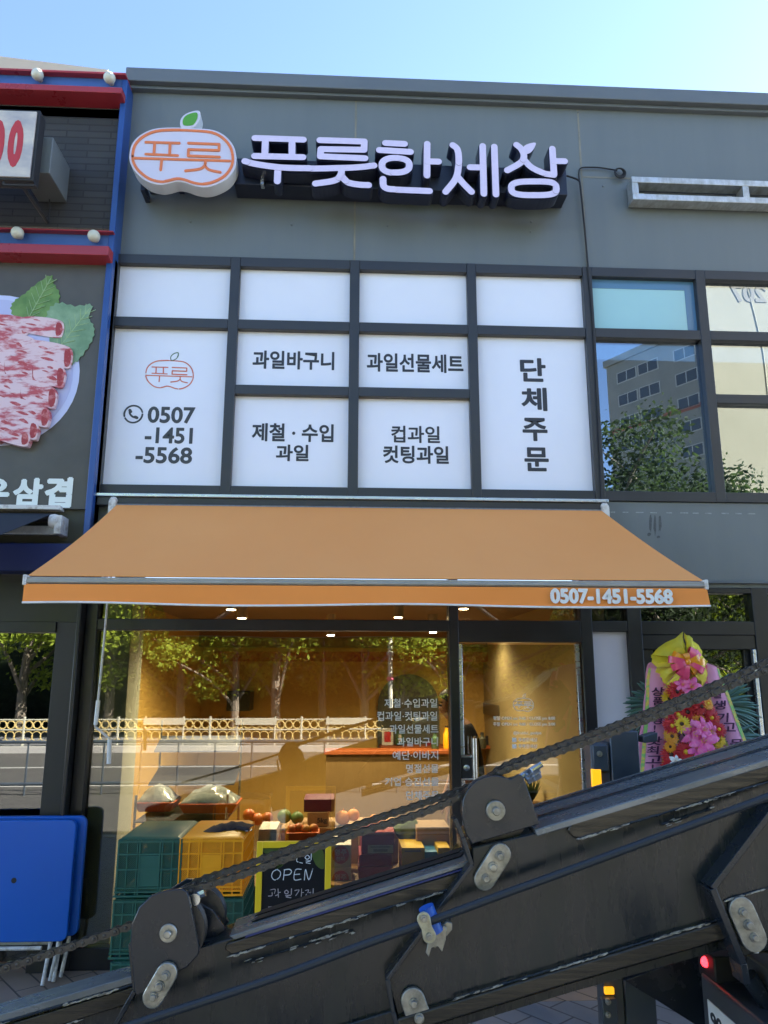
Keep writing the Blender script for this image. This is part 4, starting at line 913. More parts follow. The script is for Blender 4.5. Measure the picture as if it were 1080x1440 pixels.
# pulley brackets
def roundplate(px, Y, depth, name='bracket_plate', n=3, parent=tk):
    return MB().prism(closed(pxs(px, Y), n), (0, depth, 0)).build(name, M['plate'], parent, bevel=.003)
def bolt(px, py, Y, r0_, parent, r1_=None, h=.012, name='bolt', k=18):
    c = at(px, py, Y); sc_ = (at(px+1, py, Y)-c).length
    mb = MB().lathe(c, (0, -1, 0), [(r0_*sc_, -.006*K), (r0_*sc_, .003*K), (r0_*sc_*.93, .0045*K)], k)
    if r1_: mb.lathe(c, (0, -1, 0), [(r1_*sc_, .004*K), (r1_*sc_, (h-.002)*K), (r1_*sc_*.82, h*K)], 14)
    return mb.build(name, M['steel'], parent)
def pulley(px, py, Y, r, name='pulley'):
    c = at(px, py, Y); sc_ = (at(px+1, py, Y)-c).length; r *= sc_
    return MB().lathe(c, (0, 1, 0), [(r*.3, -.004*K), (r, 0), (r*1.0, .004*K), (r*.86, .012*K), (r*.86, .026*K), (r, .034*K), (r*1.0, .038*K), (r*.3, .042*K)], 40).build(name, M['chain'], tk)
pA = MB().prism(pxs([(183, 1328), (185, 1300), (195.6, 1276), (213, 1259), (234, 1252), (256, 1250), (263, 1254), (266, 1264), (280, 1333), (279, 1343), (262, 1361), (247, 1367), (232, 1372), (215, 1392), (192, 1400), (189, 1394)], Y3-.02*K), (0, .012*K, 0)).build('bracket_plate', M['plate'], tk, bevel=.003)
pulley(238, 1312, Y3+.015*K, 50)
pz([(250, 1262), (276, 1268), (300, 1281), (317, 1307), (292, 1328), (262, 1342)], Y3+.085*K, .01).build('bracket_plate', M['plate'], tk, bevel=.002)
pulley(272, 1292, Y3+.12*K, 44)
pz([(232, 1275), (240, 1250), (262, 1236), (284, 1238), (300, 1262), (322, 1297), (300, 1320), (240, 1330)], Y3+.185*K, .012).build('bracket_plate', M['plate'], tk, bevel=.002)
mb = MB(); c = at(276, 1262, Y3+.03*K); mb.lathe(c, (0, 1, 0), [(.018, -.028), (.018, .14)], 12); mb.tube([at(270, 1262, Y3+.03*K), at(288, 1254, Y3+.03*K)], .014, 8); mb.build('spacer_rod', M['chrome'], tk)
pB = MB().prism(pxs([(664, 1187), (655, 1172), (650, 1150), (651, 1126), (656, 1113), (664, 1103), (673, 1096), (684, 1092), (698, 1090.5), (709, 1093), (718, 1096), (729, 1089), (735.5, 1091), (747, 1123), (759, 1159)], Y3-.014*K), (0, .012*K, 0)).build('bracket_plate', M['plate'], tk, bevel=.003)
pulley(697, 1140, Y3+.02*K, 46); pulley(697, 1140, Y3+.12*K, 46)
pz([(664, 1170), (655, 1120), (684, 1094), (716, 1094), (732, 1090), (752, 1150)], Y3+.20*K, .012).build('bracket_plate', M['plate'], tk, bevel=.002)
for (px, py, pr_) in ((697, 1140, 13.5), (237, 1312, 12.5)): bolt(px, py, Y3-.021*K, pr_, tk, pr_*.42, .016, 'pulley_axle')
for (p, q, r, Yq) in (((704, 1202), (682, 1237), 15, Y3-.001*K), ((1044, 1281), (1061, 1320), 18, Y3-.036*K), ((581, 1408), (598, 1455), 17, Y3-.001*K), ((234, 1370), (215, 1403), 15, Y3-.021*K)):
    lp = stad(p, q, r, Yq-.012*K, .012*K).build('link_plate', M['steel'], tk, bevel=.003)
    for t, rb_ in ((.05, 6.6), (.5, 7.2), (.95, 6.2)):
        bolt(p[0]+(q[0]-p[0])*t, p[1]+(q[1]-p[1])*t, Yq-.012*K, rb_, lp, rb_*.72, .011)
an = MB()
for k, (px, py) in enumerate(((743, 1089), (752, 1085), (744, 1095), (753, 1091))):
    c = at(px, py, Y3+.06*K+.028*(k % 2)); an.lathe(c, (.8, 0, .45), [(.017, -.011), (.018, -.008), (.018, .014), (.015, .017)], 6)
an.lathe(at(738, 1089, Y3+.07*K), (.8, 0, .45), [(.011, -.042), (.011, .07)], 10)
an.build('adjuster_nut', M['chrome'], tk, smooth=25)
# hydraulic hose with its blue roller guide
hp = [at(x, y, Y3-.06*K) for x, y in [(100, 1471), (190, 1440), (362, 1383.5), (440, 1355.5), (510, 1329), (587, 1302), (655, 1277), (720, 1253), (780, 1231.5), (930, 1176), (1080, 1120.5), (1300, 1038), (1800, 855)]]
MB().tube(spline(hp, 4), .0088*K, 10).build('hose', M['hose'], tk)
ga = MB().tube([at(599, 1275, Y3-.045*K), at(613, 1311, Y3-.045*K)], .0175*K, 18); gd = ga.build('guide_roller', M['bluenylon'], tk)
stad((596, 1293), (604, 1317), 9.5, Y3-.085*K, .006*K, .8).build('roller_plate', mat('cream_zinc', (.48, .46, .34), .45, .5, col2=(.3, .28, .2), scale=40), gd, bevel=.002)
for px, py in ((596, 1292), (603.5, 1317)): bolt(px, py, Y3-.086*K, 5, gd, 3.2, .007)
pz([(603, 1322), (624, 1302), (629, 1306), (627, 1322), (622, 1339), (616, 1331), (607, 1333), (603, 1346), (599, 1340)], Y3-.04*K, .008).build('roller_bracket', M['steel'], gd, bevel=.002)
pz([(600, 1322), (628, 1296), (636, 1298), (636, 1308), (612, 1334)], Y3-.02*K, .02).build('roller_base', M['steel'], gd, bevel=.002)
# chains
def chain(px, Y, pitch=.0245*K, r=.0086*K, w_=.019*K):
    pts = spline([at(x, y, Y) for x, y in px], 8); cum = [0]
    for i in range(1, len(pts)): cum.append(cum[-1]+(pts[i]-pts[i-1]).length)
    n = int(cum[-1]/pitch); q = []; j = 0
    for k in range(n+1):
        s_ = k*pitch
        while j < len(pts)-2 and cum[j+1] < s_: j += 1
        t = (s_-cum[j])/max(1e-9, cum[j+1]-cum[j]); q.append(pts[j]+(pts[j+1]-pts[j])*t)
    mb = MB()
    for k in range(n):
        for side in (-1, 1):
            off = side*(w_/2-(.003*K if k % 2 else 0)); a_, b_ = q[k]+V((0, off, 0)), q[k+1]+V((0, off, 0))
            d = (b_-a_).normalized(); nn = V((0, -1, 0)).cross(d); poly = []
            for i in range(7): an = -math.pi/2+math.pi*i/6; poly.append(b_+(d*math.cos(an)+nn*math.sin(an))*r)
            poly.append((a_+b_)/2+nn*r*.66)
            for i in range(7): an = math.pi/2+math.pi*i/6; poly.append(a_+(d*math.cos(an)+nn*math.sin(an))*r)
            poly.append((a_+b_)/2-nn*r*.66)
            mb.prism(poly, (0, .0028*K, 0))
    for p in q: mb.lathe(p, (0, -1, 0), [(.0062*K, -w_/2), (.0062*K, w_/2-.002*K), (.0042*K, w_/2), (.004*K, w_/2+.002*K), (.0022*K, w_/2+.003*K)], 10)
    return mb.build('chain', M['chain'], tk)
chain([(-260, 1440), (-100, 1394), (0, 1363), (90, 1334), (190, 1299), (215, 1283)], Y3+.03*K)
chain([(226, 1268), (245, 1258), (267, 1252), (340, 1230), (482, 1178.5), (600, 1141), (662, 1112), (690, 1098)], Y3+.035*K)
chain([(262, 1250), (277, 1240), (340, 1218.5), (488, 1165), (600, 1128), (656, 1108), (690, 1094)], Y3+.14*K)
chain([(676, 1103), (700, 1087.5), (718, 1080), (842, 1037.5), (950, 996.5), (1080, 941), (1240, 868), (1500, 745)], Y3+.035*K)
chain([(690, 1092), (720, 1073), (842, 1029), (950, 986), (1080, 930), (1240, 856), (1500, 733)], Y3+.13*K)
# rear of the chassis
YJ = -2.12
xb0 = at(984, 1366, -2.30); X0 = xb0.x; zt_ = xb0.z
bm_ = MB().box(X0, X0+.26, -4.2, -2.30, zt_-.28, zt_).build('bumper', M['truckgrey'], tk, bevel=.012)
c1 = atx(996, 1405, X0); c2 = atx(1034, 1444, X0); c3 = atx(998, 1424, X0)
hgt = .10
lpB = MB().prism([V((X0-.004, c1.y, c1.z)), V((X0-.004, c1.y-.44, c1.z)), V((X0-.004, c1.y-.44, c1.z-hgt)), V((X0-.004, c1.y, c1.z-hgt))], (.003, 0, 0)).build('number_plate', M['white'], bm_, smooth=0)
mb = MB(); mb.text('w17', (X0-.004, c1.y-.02, c1.z-hgt*.82), (0, -.36, 0), (0, 0, hgt*.5), (-.0015, 0, 0), .03); mb.build('lettering', M['ink'], lpB, smooth=0)
MB().prism([V((X0-.004, c1.y-.50, zt_-.18)), V((X0-.004, c1.y-.62, zt_-.18)), V((X0-.004, c1.y-.62, zt_-.23)), V((X0-.004, c1.y-.50, zt_-.23))], (-.02, 0, 0)).build('indicator', M['amber'], bm_, bevel=.006)
tl = at(988, 1353, -2.34)
MB().lathe(tl+V((.012, 0, 0)), (-.8, -.6, 0), [(.019, -.02), (.019, 0), (.015, .010), (.006, .015)], 18).build('tail_light', M['tail'], tk)
mb = MB(); mb.box(tl.x+.012, tl.x+.15, -2.41, -2.27, tl.z-.06, tl.z+.04); mb.build('lamp_housing', M['black'], tk, bevel=.006)
mb = MB(); mb.box(X0+.22, 7.5, -3.9, -3.75, zt_-.30, zt_-.05); mb.box(X0+.22, 7.5, -2.6, -2.45, zt_-.30, zt_-.05)
for x in (X0+.9, X0+2.4, X0+4.0, X0+5.5): mb.box(x, x+.12, -3.75, -2.6, zt_-.27, zt_-.08)
mb.build('chassis_frame', M['truckgrey'], tk, bevel=.01)
mb = MB().tube(pxs([(1052, 1372), (1085, 1420), (1130, 1490)], -2.62), .03, 12); mb.build('hydraulic_pipe', M['plate'], tk); mb = MB().tube(pxs([(1040, 1350), (1090, 1395), (1160, 1470)], -2.45), .04, 12); mb.build('hydraulic_pipe', M['plate'], tk)
mb = MB(); p = at(1070, 1368, -2.6); mb.box(p.x, p.x+.5, -3.2, -2.5, p.z-.06, p.z+.03); mb.build('boom_cradle', M['truckgrey'], tk, bevel=.008)
# outrigger jack
p0, p1 = at(857, 1028, YJ), at(903, 1110, YJ); xo0, xo1 = p0.x, p1.x
jk = MB().box(xo0, xo1, YJ, YJ+.20, .0, p0.z).build('outrigger', M['jack'], tk, bevel=.006)
q0, q1 = at(831, 1045, YJ), at(856, 1120, YJ)
B(q0.x, xo0-.001, YJ+.01, YJ+.10, q1.z-1.0, q0.z).build('side_plate', M['truckgrey'], jk, bevel=.005)
B(q0.x+.004, xo0-.012, YJ-.006, YJ+.01, q0.z-.115, q0.z-.006).build('hinge_plate', M['jack'], jk, bevel=.006)
bolt(843, 1060, YJ-.006, 4, jk, 2.6, .008)
q2, q3 = at(833, 1116, YJ), at(844.5, 1081.5, YJ); B(q2.x, q3.x, YJ-.008, YJ+.01, q2.z-.05, q3.z).build('reflector', M['amber'], jk, bevel=.003)
q2, q3 = at(851, 1412, YJ), at(863, 1388, YJ); B(q2.x, q3.x, YJ-.008, YJ+.01, q2.z+.035, q3.z).build('reflector', M['amber'], jk, bevel=.003)
q2, q3 = at(845, 1436, YJ), at(864, 1401, YJ); B(q2.x, q3.x, YJ-.03, YJ+.01, q2.z, q3.z).build('lug', M['jack'], jk, bevel=.005)
for dz in (.2, .75): bolt(855, 1402+33*dz, YJ-.031, 4, jk, 2.6, .008)
mb = MB(); mb.box(xo0+.035, xo1+.035, YJ-.03, YJ+.19, 0, .33); mb.box(xo0-.05, xo1+.12, YJ-.1, YJ+.26, -.003, .03); mb.build('foot', M['boom'], jk, bevel=.005)
pz([(905, 1036), (925, 1030), (925, 1043), (906, 1045)], YJ, .05).build('top_lug', M['jack'], jk, bevel=.003)
pz([(878, 1379), (985, 1340), (1010, 1440), (1000, 1460), (976, 1440), (924, 1407)], YJ-.05, .02).build('gusset_plate', M['plate'], tk, bevel=.003)

# ================================================================== CRATES
CW, CDp, CH = .368, .54, .308
def make_crate(name, label, solid, grid, cat='crate', group=None, loc=(0, 0, 0)):
    t = thing(name, label, cat, loc, group); L0 = V(loc)
    w2, d2 = CW/2, CDp/2; x0, x1, y0, y1 = -w2+.012, w2-.012, -d2+.012, d2-.012
    mb = MB(); mb.box(x0, x1, y0, y0+.003, .02, CH-.01); mb.box(x0, x1, y1-.003, y1, .02, CH-.01); mb.box(x0, x0+.003, y0+.003, y1-.003, .02, CH-.01); mb.box(x1-.003, x1, y0+.003, y1-.003, .02, CH-.01)
    mb.v = [p+L0 for p in mb.v]; mb.build('grid_wall', M[grid], t, smooth=0)
    mb = MB()
    for z0, z1, g in ((0, .010, .012), (.022, .030, .010), (.042, .050, .008), (.135, .145, .006), (.215, .224, .006), (CH-.03, CH-.018, .006)):
        mb.box(x0-g, x1+g, y0-g, y0, z0, z1); mb.box(x0-g, x1+g, y1, y1+g, z0, z1); mb.box(x0-g, x0, y0, y1, z0, z1); mb.box(x1, x1+g, y0, y1, z0, z1)
    for fx_ in (0, .14, .30, .34, .66, .70, .86, 1):
        x = x0+(x1-x0)*fx_-.004; mb.box(x, x+.008, y0-.0062, y0-.0001, .011, CH-.012); mb.box(x, x+.008, y1, y1+.0062, .011, CH-.012)
    for k in range(14):
        y = y0+(y1-y0)*k/13-.004; mb.box(x0-.0062, x0, y, y+.008, .011, CH-.012); mb.box(x1, x1+.0062, y, y+.008, .011, CH-.012)
    mb.v = [p+L0 for p in mb.v]; mb.build('rib', M[solid], t, smooth=0)
    mb = MB().box(x0+(x1-x0)*.345, x0+(x1-x0)*.655, y0-.0042, y0+.001, .052, .213); mb.v = [p+L0 for p in mb.v]; mb.build('label_plate', M[solid], t, bevel=.002)
    pr = [V((x0-.004, y0-.004, CH-.016)), V((x1+.004, y0-.004, CH-.016)), V((x1+.004, y1+.004, CH-.016)), V((x0-.004, y1+.004, CH-.016))]
    mb = MB(); i_ = .022
    top = [V((x0+i_, y0+i_, CH)), V((x1-i_, y0+i_, CH)), V((x1-i_, y1-i_, CH)), V((x0+i_, y1-i_, CH))]
    mb.add(pr+top, [(0, 1, 2, 3), (4, 5, 6, 7), (0, 1, 5, 4), (1, 2, 6, 5), (2, 3, 7, 6), (3, 0, 4, 7)])
    mb.v = [p+L0 for p in mb.v]; mb.build('base', M[solid], t, bevel=.004)
    return t
YCR = -.80
xs1 = (at(170, 1178, YCR).x+at(253, 1178, YCR).x)/2; xs2 = (at(257.5, 1175, YCR).x+at(338, 1175, YCR).x)/2
yc_ = YCR+CDp/2; GR = 'plastic fruit crates stacked by the shop window'
cg = make_crate('green_crate', 'dark green upturned plastic crate on top of its stack beside the yellow crate', 'crateg', 'crategh', 'crate', GR, (0, 0, 0))
cg.location = (xs1, yc_, 2*(CH+.002))
for (x, y, z, lab) in ((xs1-.006, yc_+.006, CH+.002, 'dark green plastic crate in the middle of the three crate stack'), (xs1+.004, yc_, 0, 'dark green plastic crate on the paving at the bottom of the three crate stack'),
                       (xs2+.012, yc_+.004, CH+.002, 'dark green plastic crate directly under the yellow crate'), (xs2+.01, yc_, 0, 'dark green plastic crate on the paving two below the yellow crate')):
    c = copy_tree(cg); c['label'] = lab; c.location = (x, y, z)
cy = make_crate('yellow_crate', 'bright yellow plastic crate with a dark cloth lying on it', 'cratey', 'crateyh', 'crate', GR, (0, 0, 0)); cy.location = (xs2, yc_, 2*(CH+.002))
# folded dark cloth on the yellow crate
zc_ = 3*CH+.004; g = random.Random(4)
P = []
cx_, cy0 = at(322, 1163, YCR+.22).x, YCR+.24
for i in range(11):
    row = []
    for j in range(17):
        u, v_ = i/10-.5, j/16-.5
        x = cx_+v_*.24+.03*u; y = cy0+u*.18+.03*math.sin(v_*6)
        hgt_ = (.030*(1-abs(2*v_)**2.5)*(1-abs(2*u)**2)+.006*math.sin(v_*25+u*9)*(1-abs(2*v_)))
        row.append(V((x, y, zc_+.004+max(0, hgt_))))
    P.append(row)
tag(sheet(P, (0, 0, -.003)).build('folded_cloth', M['darkcloth'], smooth=60), 'crumpled dark cloth glove lying on the yellow crate', 'cloth')
co = bpy.data.objects['folded_cloth']
for dx, dy in ((.115, -.09), (.135, -.075)):
    MB().box(cx_+dx-.007, cx_+dx+.007, cy0+dy-.018, cy0+dy+.018, zc_+.001, zc_+.008).build('clip', M['chrome'], co, bevel=.002)
MB().tube(spline([V((cx_+.05, cy0-.05, zc_+.016)), V((cx_+.10, cy0-.08, zc_+.014)), V((cx_+.125, cy0-.088, zc_+.010))], 4), .012, 8).build('finger', M['darkcloth'], co)

# ================================================================== FOLDING TABLES
def make_table(loc, label, S=.43):
    t = thing('folding_table', label, 'table', loc, 'blue folding tables leaning by the restaurant'); L0 = V(loc)
    rr = .045; pts = []
    for (cx, cz, a0_) in ((S-rr, S-rr, 0), (-S+rr, S-rr, 90), (-S+rr, -S+rr, 180), (S-rr, -S+rr, 270)):
        for k in range(7): an = math.radians(a0_+k*15); pts.append(V((cx+rr*math.cos(an), -.018, cz+rr*math.sin(an)))+L0)
    top = MB().prism(pts, (0, .036, 0)).build('tabletop', M['bluetable'], t, bevel=.007, seg=3)
    MB().lathe(L0+V((0, -.0195, 0)), (0, -1, 0), [(.017, -.003), (.016, 0)], 18).build('umbrella_hole', M['black'], top)
    for s_, b_ in ((-1, 0), (1, .0)):
        for k, dx in enumerate((.0, .045)):
            x = s_*.24+dx
            MB().tube([L0+V((x-.015, .024+.008*k, -.1)), L0+V((x+.01*k, .02-.02*k, -S-.02)), L0+V((x+.012-.03*k, -.09+.08*k, -L0.z+.01))], .0115, 10).build('leg', M['white_old'], t)
    MB().tube([L0+V((-.40, -.01, -S-.035)), L0+V((.20, -.01, -S-.035))], .012, 8).build('stretcher', M['white_old'], t)
    return t
YT = -.20
p, q = at(109, 1152, YT), at(95, 1323, YT)
tz = (p.z+q.z)/2; TS = (p.z-q.z)/2
make_table((p.x-TS, YT, tz), 'blue square folding table with a centre hole standing in front of its twin', TS)
make_table((at(123, 1150, YT+.06).x-TS, YT+.06, tz+.012), 'blue square folding table mostly hidden behind the other blue table', TS)

# ================================================================== CHALKBOARD
YK = -1.02
kb = thing('chalkboard', 'black standing chalkboard in a yellow frame with handwritten OPEN', 'chalkboard', (at(414, 1230, YK).x, YK, 0))
kx0, kx1, kz1 = at(361.5, 1184, YK).x, at(466, 1184, YK).x, at(414, 1183, YK).z; kz0 = .12; fw = at(370, 1184, YK).x-kx0
B(kx0+fw-.004, kx1-fw+.004, YK+.004, YK+.012, kz0+fw-.004, kz1-fw+.004).build('board', M['chalk'], kb, smooth=0)
mb = MB(); mb.box(kx0, kx0+fw, YK-.008, YK+.018, kz0, kz1); mb.box(kx1-fw, kx1, YK-.008, YK+.018, kz0, kz1); mb.box(kx0+fw, kx1-fw, YK-.0075, YK+.0175, kz1-fw, kz1); mb.box(kx0+fw, kx1-fw, YK-.0075, YK+.0175, kz0, kz0+fw)
mb.build('frame', M['yellow'], kb, bevel=.003)
mb = MB()
for x in (kx0+.01, kx1-.03): mb.tube([(x+.01, YK+.03, kz1-.1), (x+.01, YK+.30, .0)], .011, 8)
for x in (kx0, kx1-fw): mb.box(x, x+fw, YK-.006, YK+.016, 0, kz0)
mb.build('leg', M['yellow'], kb)
YKb = YK+.004
def chalk(strokes, m, ox=340, oy=1100, z=3.375, r=.0021):
    mb = MB(); g = random.Random(len(strokes))
    for st_ in strokes:
        pts = [at(ox+x/z, oy+y/z, YKb) for x, y in st_]; mb.stroke(spline(pts, 4) if len(pts) > 2 else pts, r*g.uniform(.8, 1.2), .001, k=3, stag=.0001)
    return mb.build('handwriting', [m, m], kb, smooth=0)
chalk([[(168, 414), (148, 425), (142, 448), (156, 464), (178, 452), (184, 428), (168, 414)], [(203, 415), (197, 464)], [(201, 416), (226, 413), (236, 424), (226, 438), (199, 441)],
       [(282, 413), (255, 416), (249, 462), (281, 460)], [(252, 438), (275, 436)], [(297, 464), (303, 414), (318, 463), (337, 410)],
       [(248, 352), (262, 346), (276, 354)], [(262, 360), (262, 376), (288, 384)], [(300, 358), (310, 346), (322, 356), (310, 366), (300, 358)], [(330, 340), (329, 368)], [(304, 374), (326, 373), (305, 382), (326, 386)]], M['chalkline'])
chalk([[(132, 512), (158, 508), (155, 528)], [(144, 524), (143, 538), (126, 540)], [(160, 538), (172, 534)], [(172, 506), (174, 546)], [(174, 524), (184, 522)],
       [(212, 512), (203, 520), (210, 530), (222, 522), (212, 512)], [(236, 506), (235, 532)], [(208, 538), (232, 536), (210, 544), (234, 548)],
       [(252, 514), (272, 512), (256, 538)], [(284, 506), (282, 542)], [(284, 524), (294, 523)], [(302, 514), (318, 512), (304, 536)], [(318, 524), (328, 523)], [(328, 508), (326, 540)], [(339, 505), (338, 544)],
       [(126, 592), (150, 590)], [(130, 600), (148, 600)], [(160, 588), (158, 612)], [(186, 584), (196, 592), (186, 600)], [(206, 582), (204, 610)], [(240, 584), (262, 583), (242, 600)]], M['chalkline2'])
for i, pts in enumerate(([(374, 1196), (392, 1193), (404, 1199), (402, 1212), (390, 1222), (378, 1214)], [(438, 1196), (452, 1194), (456, 1206), (455, 1222), (444, 1216)], [(371, 1192), (400, 1192), (398, 1197), (373, 1200)])):
    MB().prism(closed(pxs(pts, YKb-.0006*i), 3), (0, .001, 0)).build('painted_patch', M['paintgreen'], kb, smooth=0)

# ================================================================== FLOWER STAND
YW = -.95
fs = thing('flower_stand', 'congratulatory flower stand with pink lettered ribbons and a yellow net bow', 'flower stand', (at(965, 1000, YW).x, YW, 0))
Z8 = lambda l: [(820+x/4.154, 860+y/4.154) for x, y in l]
def ribbon(px, name, edge, flip, Y):
    # px: list of (left, right) pixel pairs from the top downwards
    P = []
    for i, (l, r_) in enumerate(px):
        row = []
        for j in range(5):
            t = j/4; row.append(at(l[0]+(r_[0]-l[0])*t, l[1]+(r_[1]-l[1])*t, Y-.012*math.sin(math.pi*t)-.010*math.sin(i*.9)))
        P.append(row)
    o = sheet(P, (0, .002, 0)).build(name, M['pink'], fs, smooth=60)
    for col_, (ta, tb) in enumerate(((-.02, .14), (.88, 1.03))):
        Q = []
        for i, (l, r_) in enumerate(px):
            Q.append([at(l[0]+(r_[0]-l[0])*t, l[1]+(r_[1]-l[1])*t, Y-.012*math.sin(math.pi*min(1, max(0, t)))-.010*math.sin(i*.9)-.003) for t in (ta, (ta+tb)/2, tb)])
        sheet(Q, (0, .001, 0)).build('edging', M[edge if col_ == 0 else ('edging2' if edge == 'edging' else 'edging')], o, smooth=60)
    return o
lp_ = [(Z8([(385, 330), (470, 330)])), Z8([(372, 400), (480, 410)]), Z8([(370, 480), (490, 490)]), Z8([(366, 560), (492, 575)]), Z8([(362, 640), (492, 650)]), Z8([(352, 730), (490, 740)]), Z8([(345, 830), (482, 835)]), Z8([(338, 930), (470, 935)]), Z8([(330, 1060), (462, 1060)])]
rp_ = [Z8([(715, 310), (790, 330)]), Z8([(715, 390), (810, 390)]), Z8([(722, 470), (840, 460)]), Z8([(745, 560), (870, 540)]), Z8([(772, 640), (895, 610)]), Z8([(800, 710), (925, 690)]), Z8([(835, 790), (952, 760)]), Z8([(870, 880), (985, 850)]), Z8([(910, 980), (1020, 950)])]
rl = ribbon(lp_, 'ribbon', 'edging', 0, YW-.06); rr_ = ribbon(rp_, 'ribbon', 'edging2', 1, YW-.06)
def vtext(rows, Y, parent):
    mb = MB()
    for key, x0, y0, x1, y1 in rows:
        (xa, ya_), (xb, yb_) = Z8([(x0, y1), (x1, y0)]); p, q = at(xa, ya_, Y), at(xb, yb_, Y)
        mb.text(key, (p.x, Y, p.z), (q.x-p.x, 0, 0), (0, 0, q.z-p.z), (0, -.002, 0), .015)
    mb.build('lettering', M['ribbonink'], parent, smooth=0)
vtext([('r상', 402, 442, 472, 492), ('r품', 410, 500, 462, 548), ('r짱', 405, 606, 468, 658), ('r!', 412, 664, 422, 704), ('r맛', 376, 730, 460, 780), ('r최', 372, 786, 442, 832), ('r고', 366, 842, 454, 886), ('r!', 400, 893, 410, 940)], YW-.088, rl)
vtext([('r잘', 760, 455, 812, 506), ('r생', 762, 520, 832, 572), ('r기', 784, 592, 848, 646), ('r고', 812, 650, 886, 700), ('r몸', 860, 746, 930, 800)], YW-.088, rr_)
bp_ = closed(pxs(Z8([(382, 330), (420, 290), (600, 265), (735, 305), (795, 340), (820, 450), (880, 640), (960, 1000), (340, 1060), (356, 640), (372, 450)]), YW), 3)
MB().prism(bp_, (0, .03, 0)).build('backing_board', M['pink'], fs)
mb = MB()
for px, pz_ in (((935, 1010), (900, 1250)), ((1010, 1010), (1060, 1250))):
    mb.tube([at(*px, YW+.04), V((at(*pz_, YW-.1).x, YW-.12, 0))], .014, 8)
mb.tube([at(972, 960, YW+.05), V((at(972, 960, YW).x, YW+.40, 0))], .014, 8)
mb.build('easel_leg', M['white_old'], fs)
B(at(920, 1100, YW).x, at(1030, 1100, YW).x, YW-.05, YW+.03, .25, at(965, 1090, YW).z).build('skirt', M['fgreen'], fs, bevel=.01)
# yellow net wrap and bow
g = random.Random(11)
hub = at(*Z8([(590, 295)])[0], YW-.13)
for k, poly in enumerate(([(578, 120), (390, 252), (440, 300), (590, 295)], [(390, 252), (425, 350), (475, 425), (590, 295)], [(578, 120), (650, 170), (722, 290), (590, 295)], [(722, 290), (705, 440), (640, 420), (590, 295)], [(475, 425), (530, 445), (600, 400), (640, 420), (590, 295)])):
    pts = pxs(Z8(poly), YW-.07); n = len(pts)-1; P = []
    for i in range(7):
        t = i/6; row = []
        for j in range(9):
            s_ = j/8*(n-1); a_ = min(int(s_), n-2); e_ = pts[a_].lerp(pts[a_+1], s_-a_)
            row.append(hub.lerp(e_, .06+.94*t)+V((g.uniform(-.006, .006), -.05*math.sin(t*3)*(.4+.6*abs(math.sin(j*1.3+k)))-.02*math.sin(j*2.1+k), g.uniform(-.006, .006))))
        P.append(row)
    sheet(P, (0, .0012, 0)).build('net_wrap', M['wrap'], fs, smooth=70)
for k, (an, ln, m_) in enumerate(((35, 24, 'bowpink'), (60, 22, 'bowpink'), (20, 20, 'boworange'), (150, 22, 'boworange'), (172, 26, 'bowpink'), (200, 24, 'bowpink'), (235, 22, 'bowpink'), (258, 24, 'bowpink'), (330, 26, 'bowpink'), (310, 20, 'boworange'), (0, 26, 'boworange'), (100, 12, 'boworange'))):
    d = V((math.cos(math.radians(an)), 0, math.sin(math.radians(an)))); n_ = V((0, -1, 0)).cross(d); L_ = ln*.0041; P = []
    for i in range(13):
        t = i/12; th = 2*math.pi*t
        c = hub+V((0, -.03, 0))+d*L_*(.5-.5*math.cos(th))*1.0+V((0, -1, 0))*(.022*math.sin(th)+.004*(k % 3))
        P.append([c-n_*.014*(.4+1.0*math.sin(math.pi*t)), c+n_*.014*(.4+1.0*math.sin(math.pi*t))])
    sheet(P, (0, .0008, 0)).build('bow_loop', M[m_], fs, smooth=70)
MB().sphere(hub+V((0, -.05, 0)), .017, 10).build('bow_knot', M['boworange'], fs)
# flowers
def gerbera(px, py, rpx, m_, seed, Y=YW-.10):
    g = random.Random(seed); (x, y), = Z8([(px, py)]); c = at(x, y, Y-g.uniform(0, .04)); r = rpx/4.154*.0043
    N = V((g.uniform(-.35, .35), -1, g.uniform(-.1, .5))).normalized(); u = N.orthogonal().normalized(); v_ = N.cross(u); mb = MB()
    for ring, (rad, nn, lift, ph) in enumerate(((1, 22, .10, 0), (.80, 19, .24, .2), (.55, 15, .36, .1))):
        for k in range(nn):
            a_ = 2*math.pi*k/nn+ph+g.uniform(-.06, .06); d = u*math.cos(a_)+v_*math.sin(a_); t = N.cross(d); R_ = r*rad*g.uniform(.92, 1.05); z = N*r*.12*ring
            b0_ = c+z+d*r*.14; m1 = c+z+d*R_*.65+N*R_*lift; e_ = c+z+d*R_+N*R_*lift*.7; wd = R_*(.115 if ring < 2 else .10)
            mb.add([b0_-t*wd*.4, b0_+t*wd*.4, m1+t*wd, e_+t*wd*.45, e_-t*wd*.45, m1-t*wd, m1+N*wd*.35], [(0, 1, 6), (1, 2, 6), (2, 3, 6), (3, 4, 6), (4, 5, 6), (5, 0, 6)])
    mb.cur = 1; mb.sphere(c+N*r*.22, r*.24, 10, (1, 1, 1))
    return mb.build('gerbera', [M[m_], M['fdark' if g.random() < .55 else 'fyel']], fs, smooth=60)
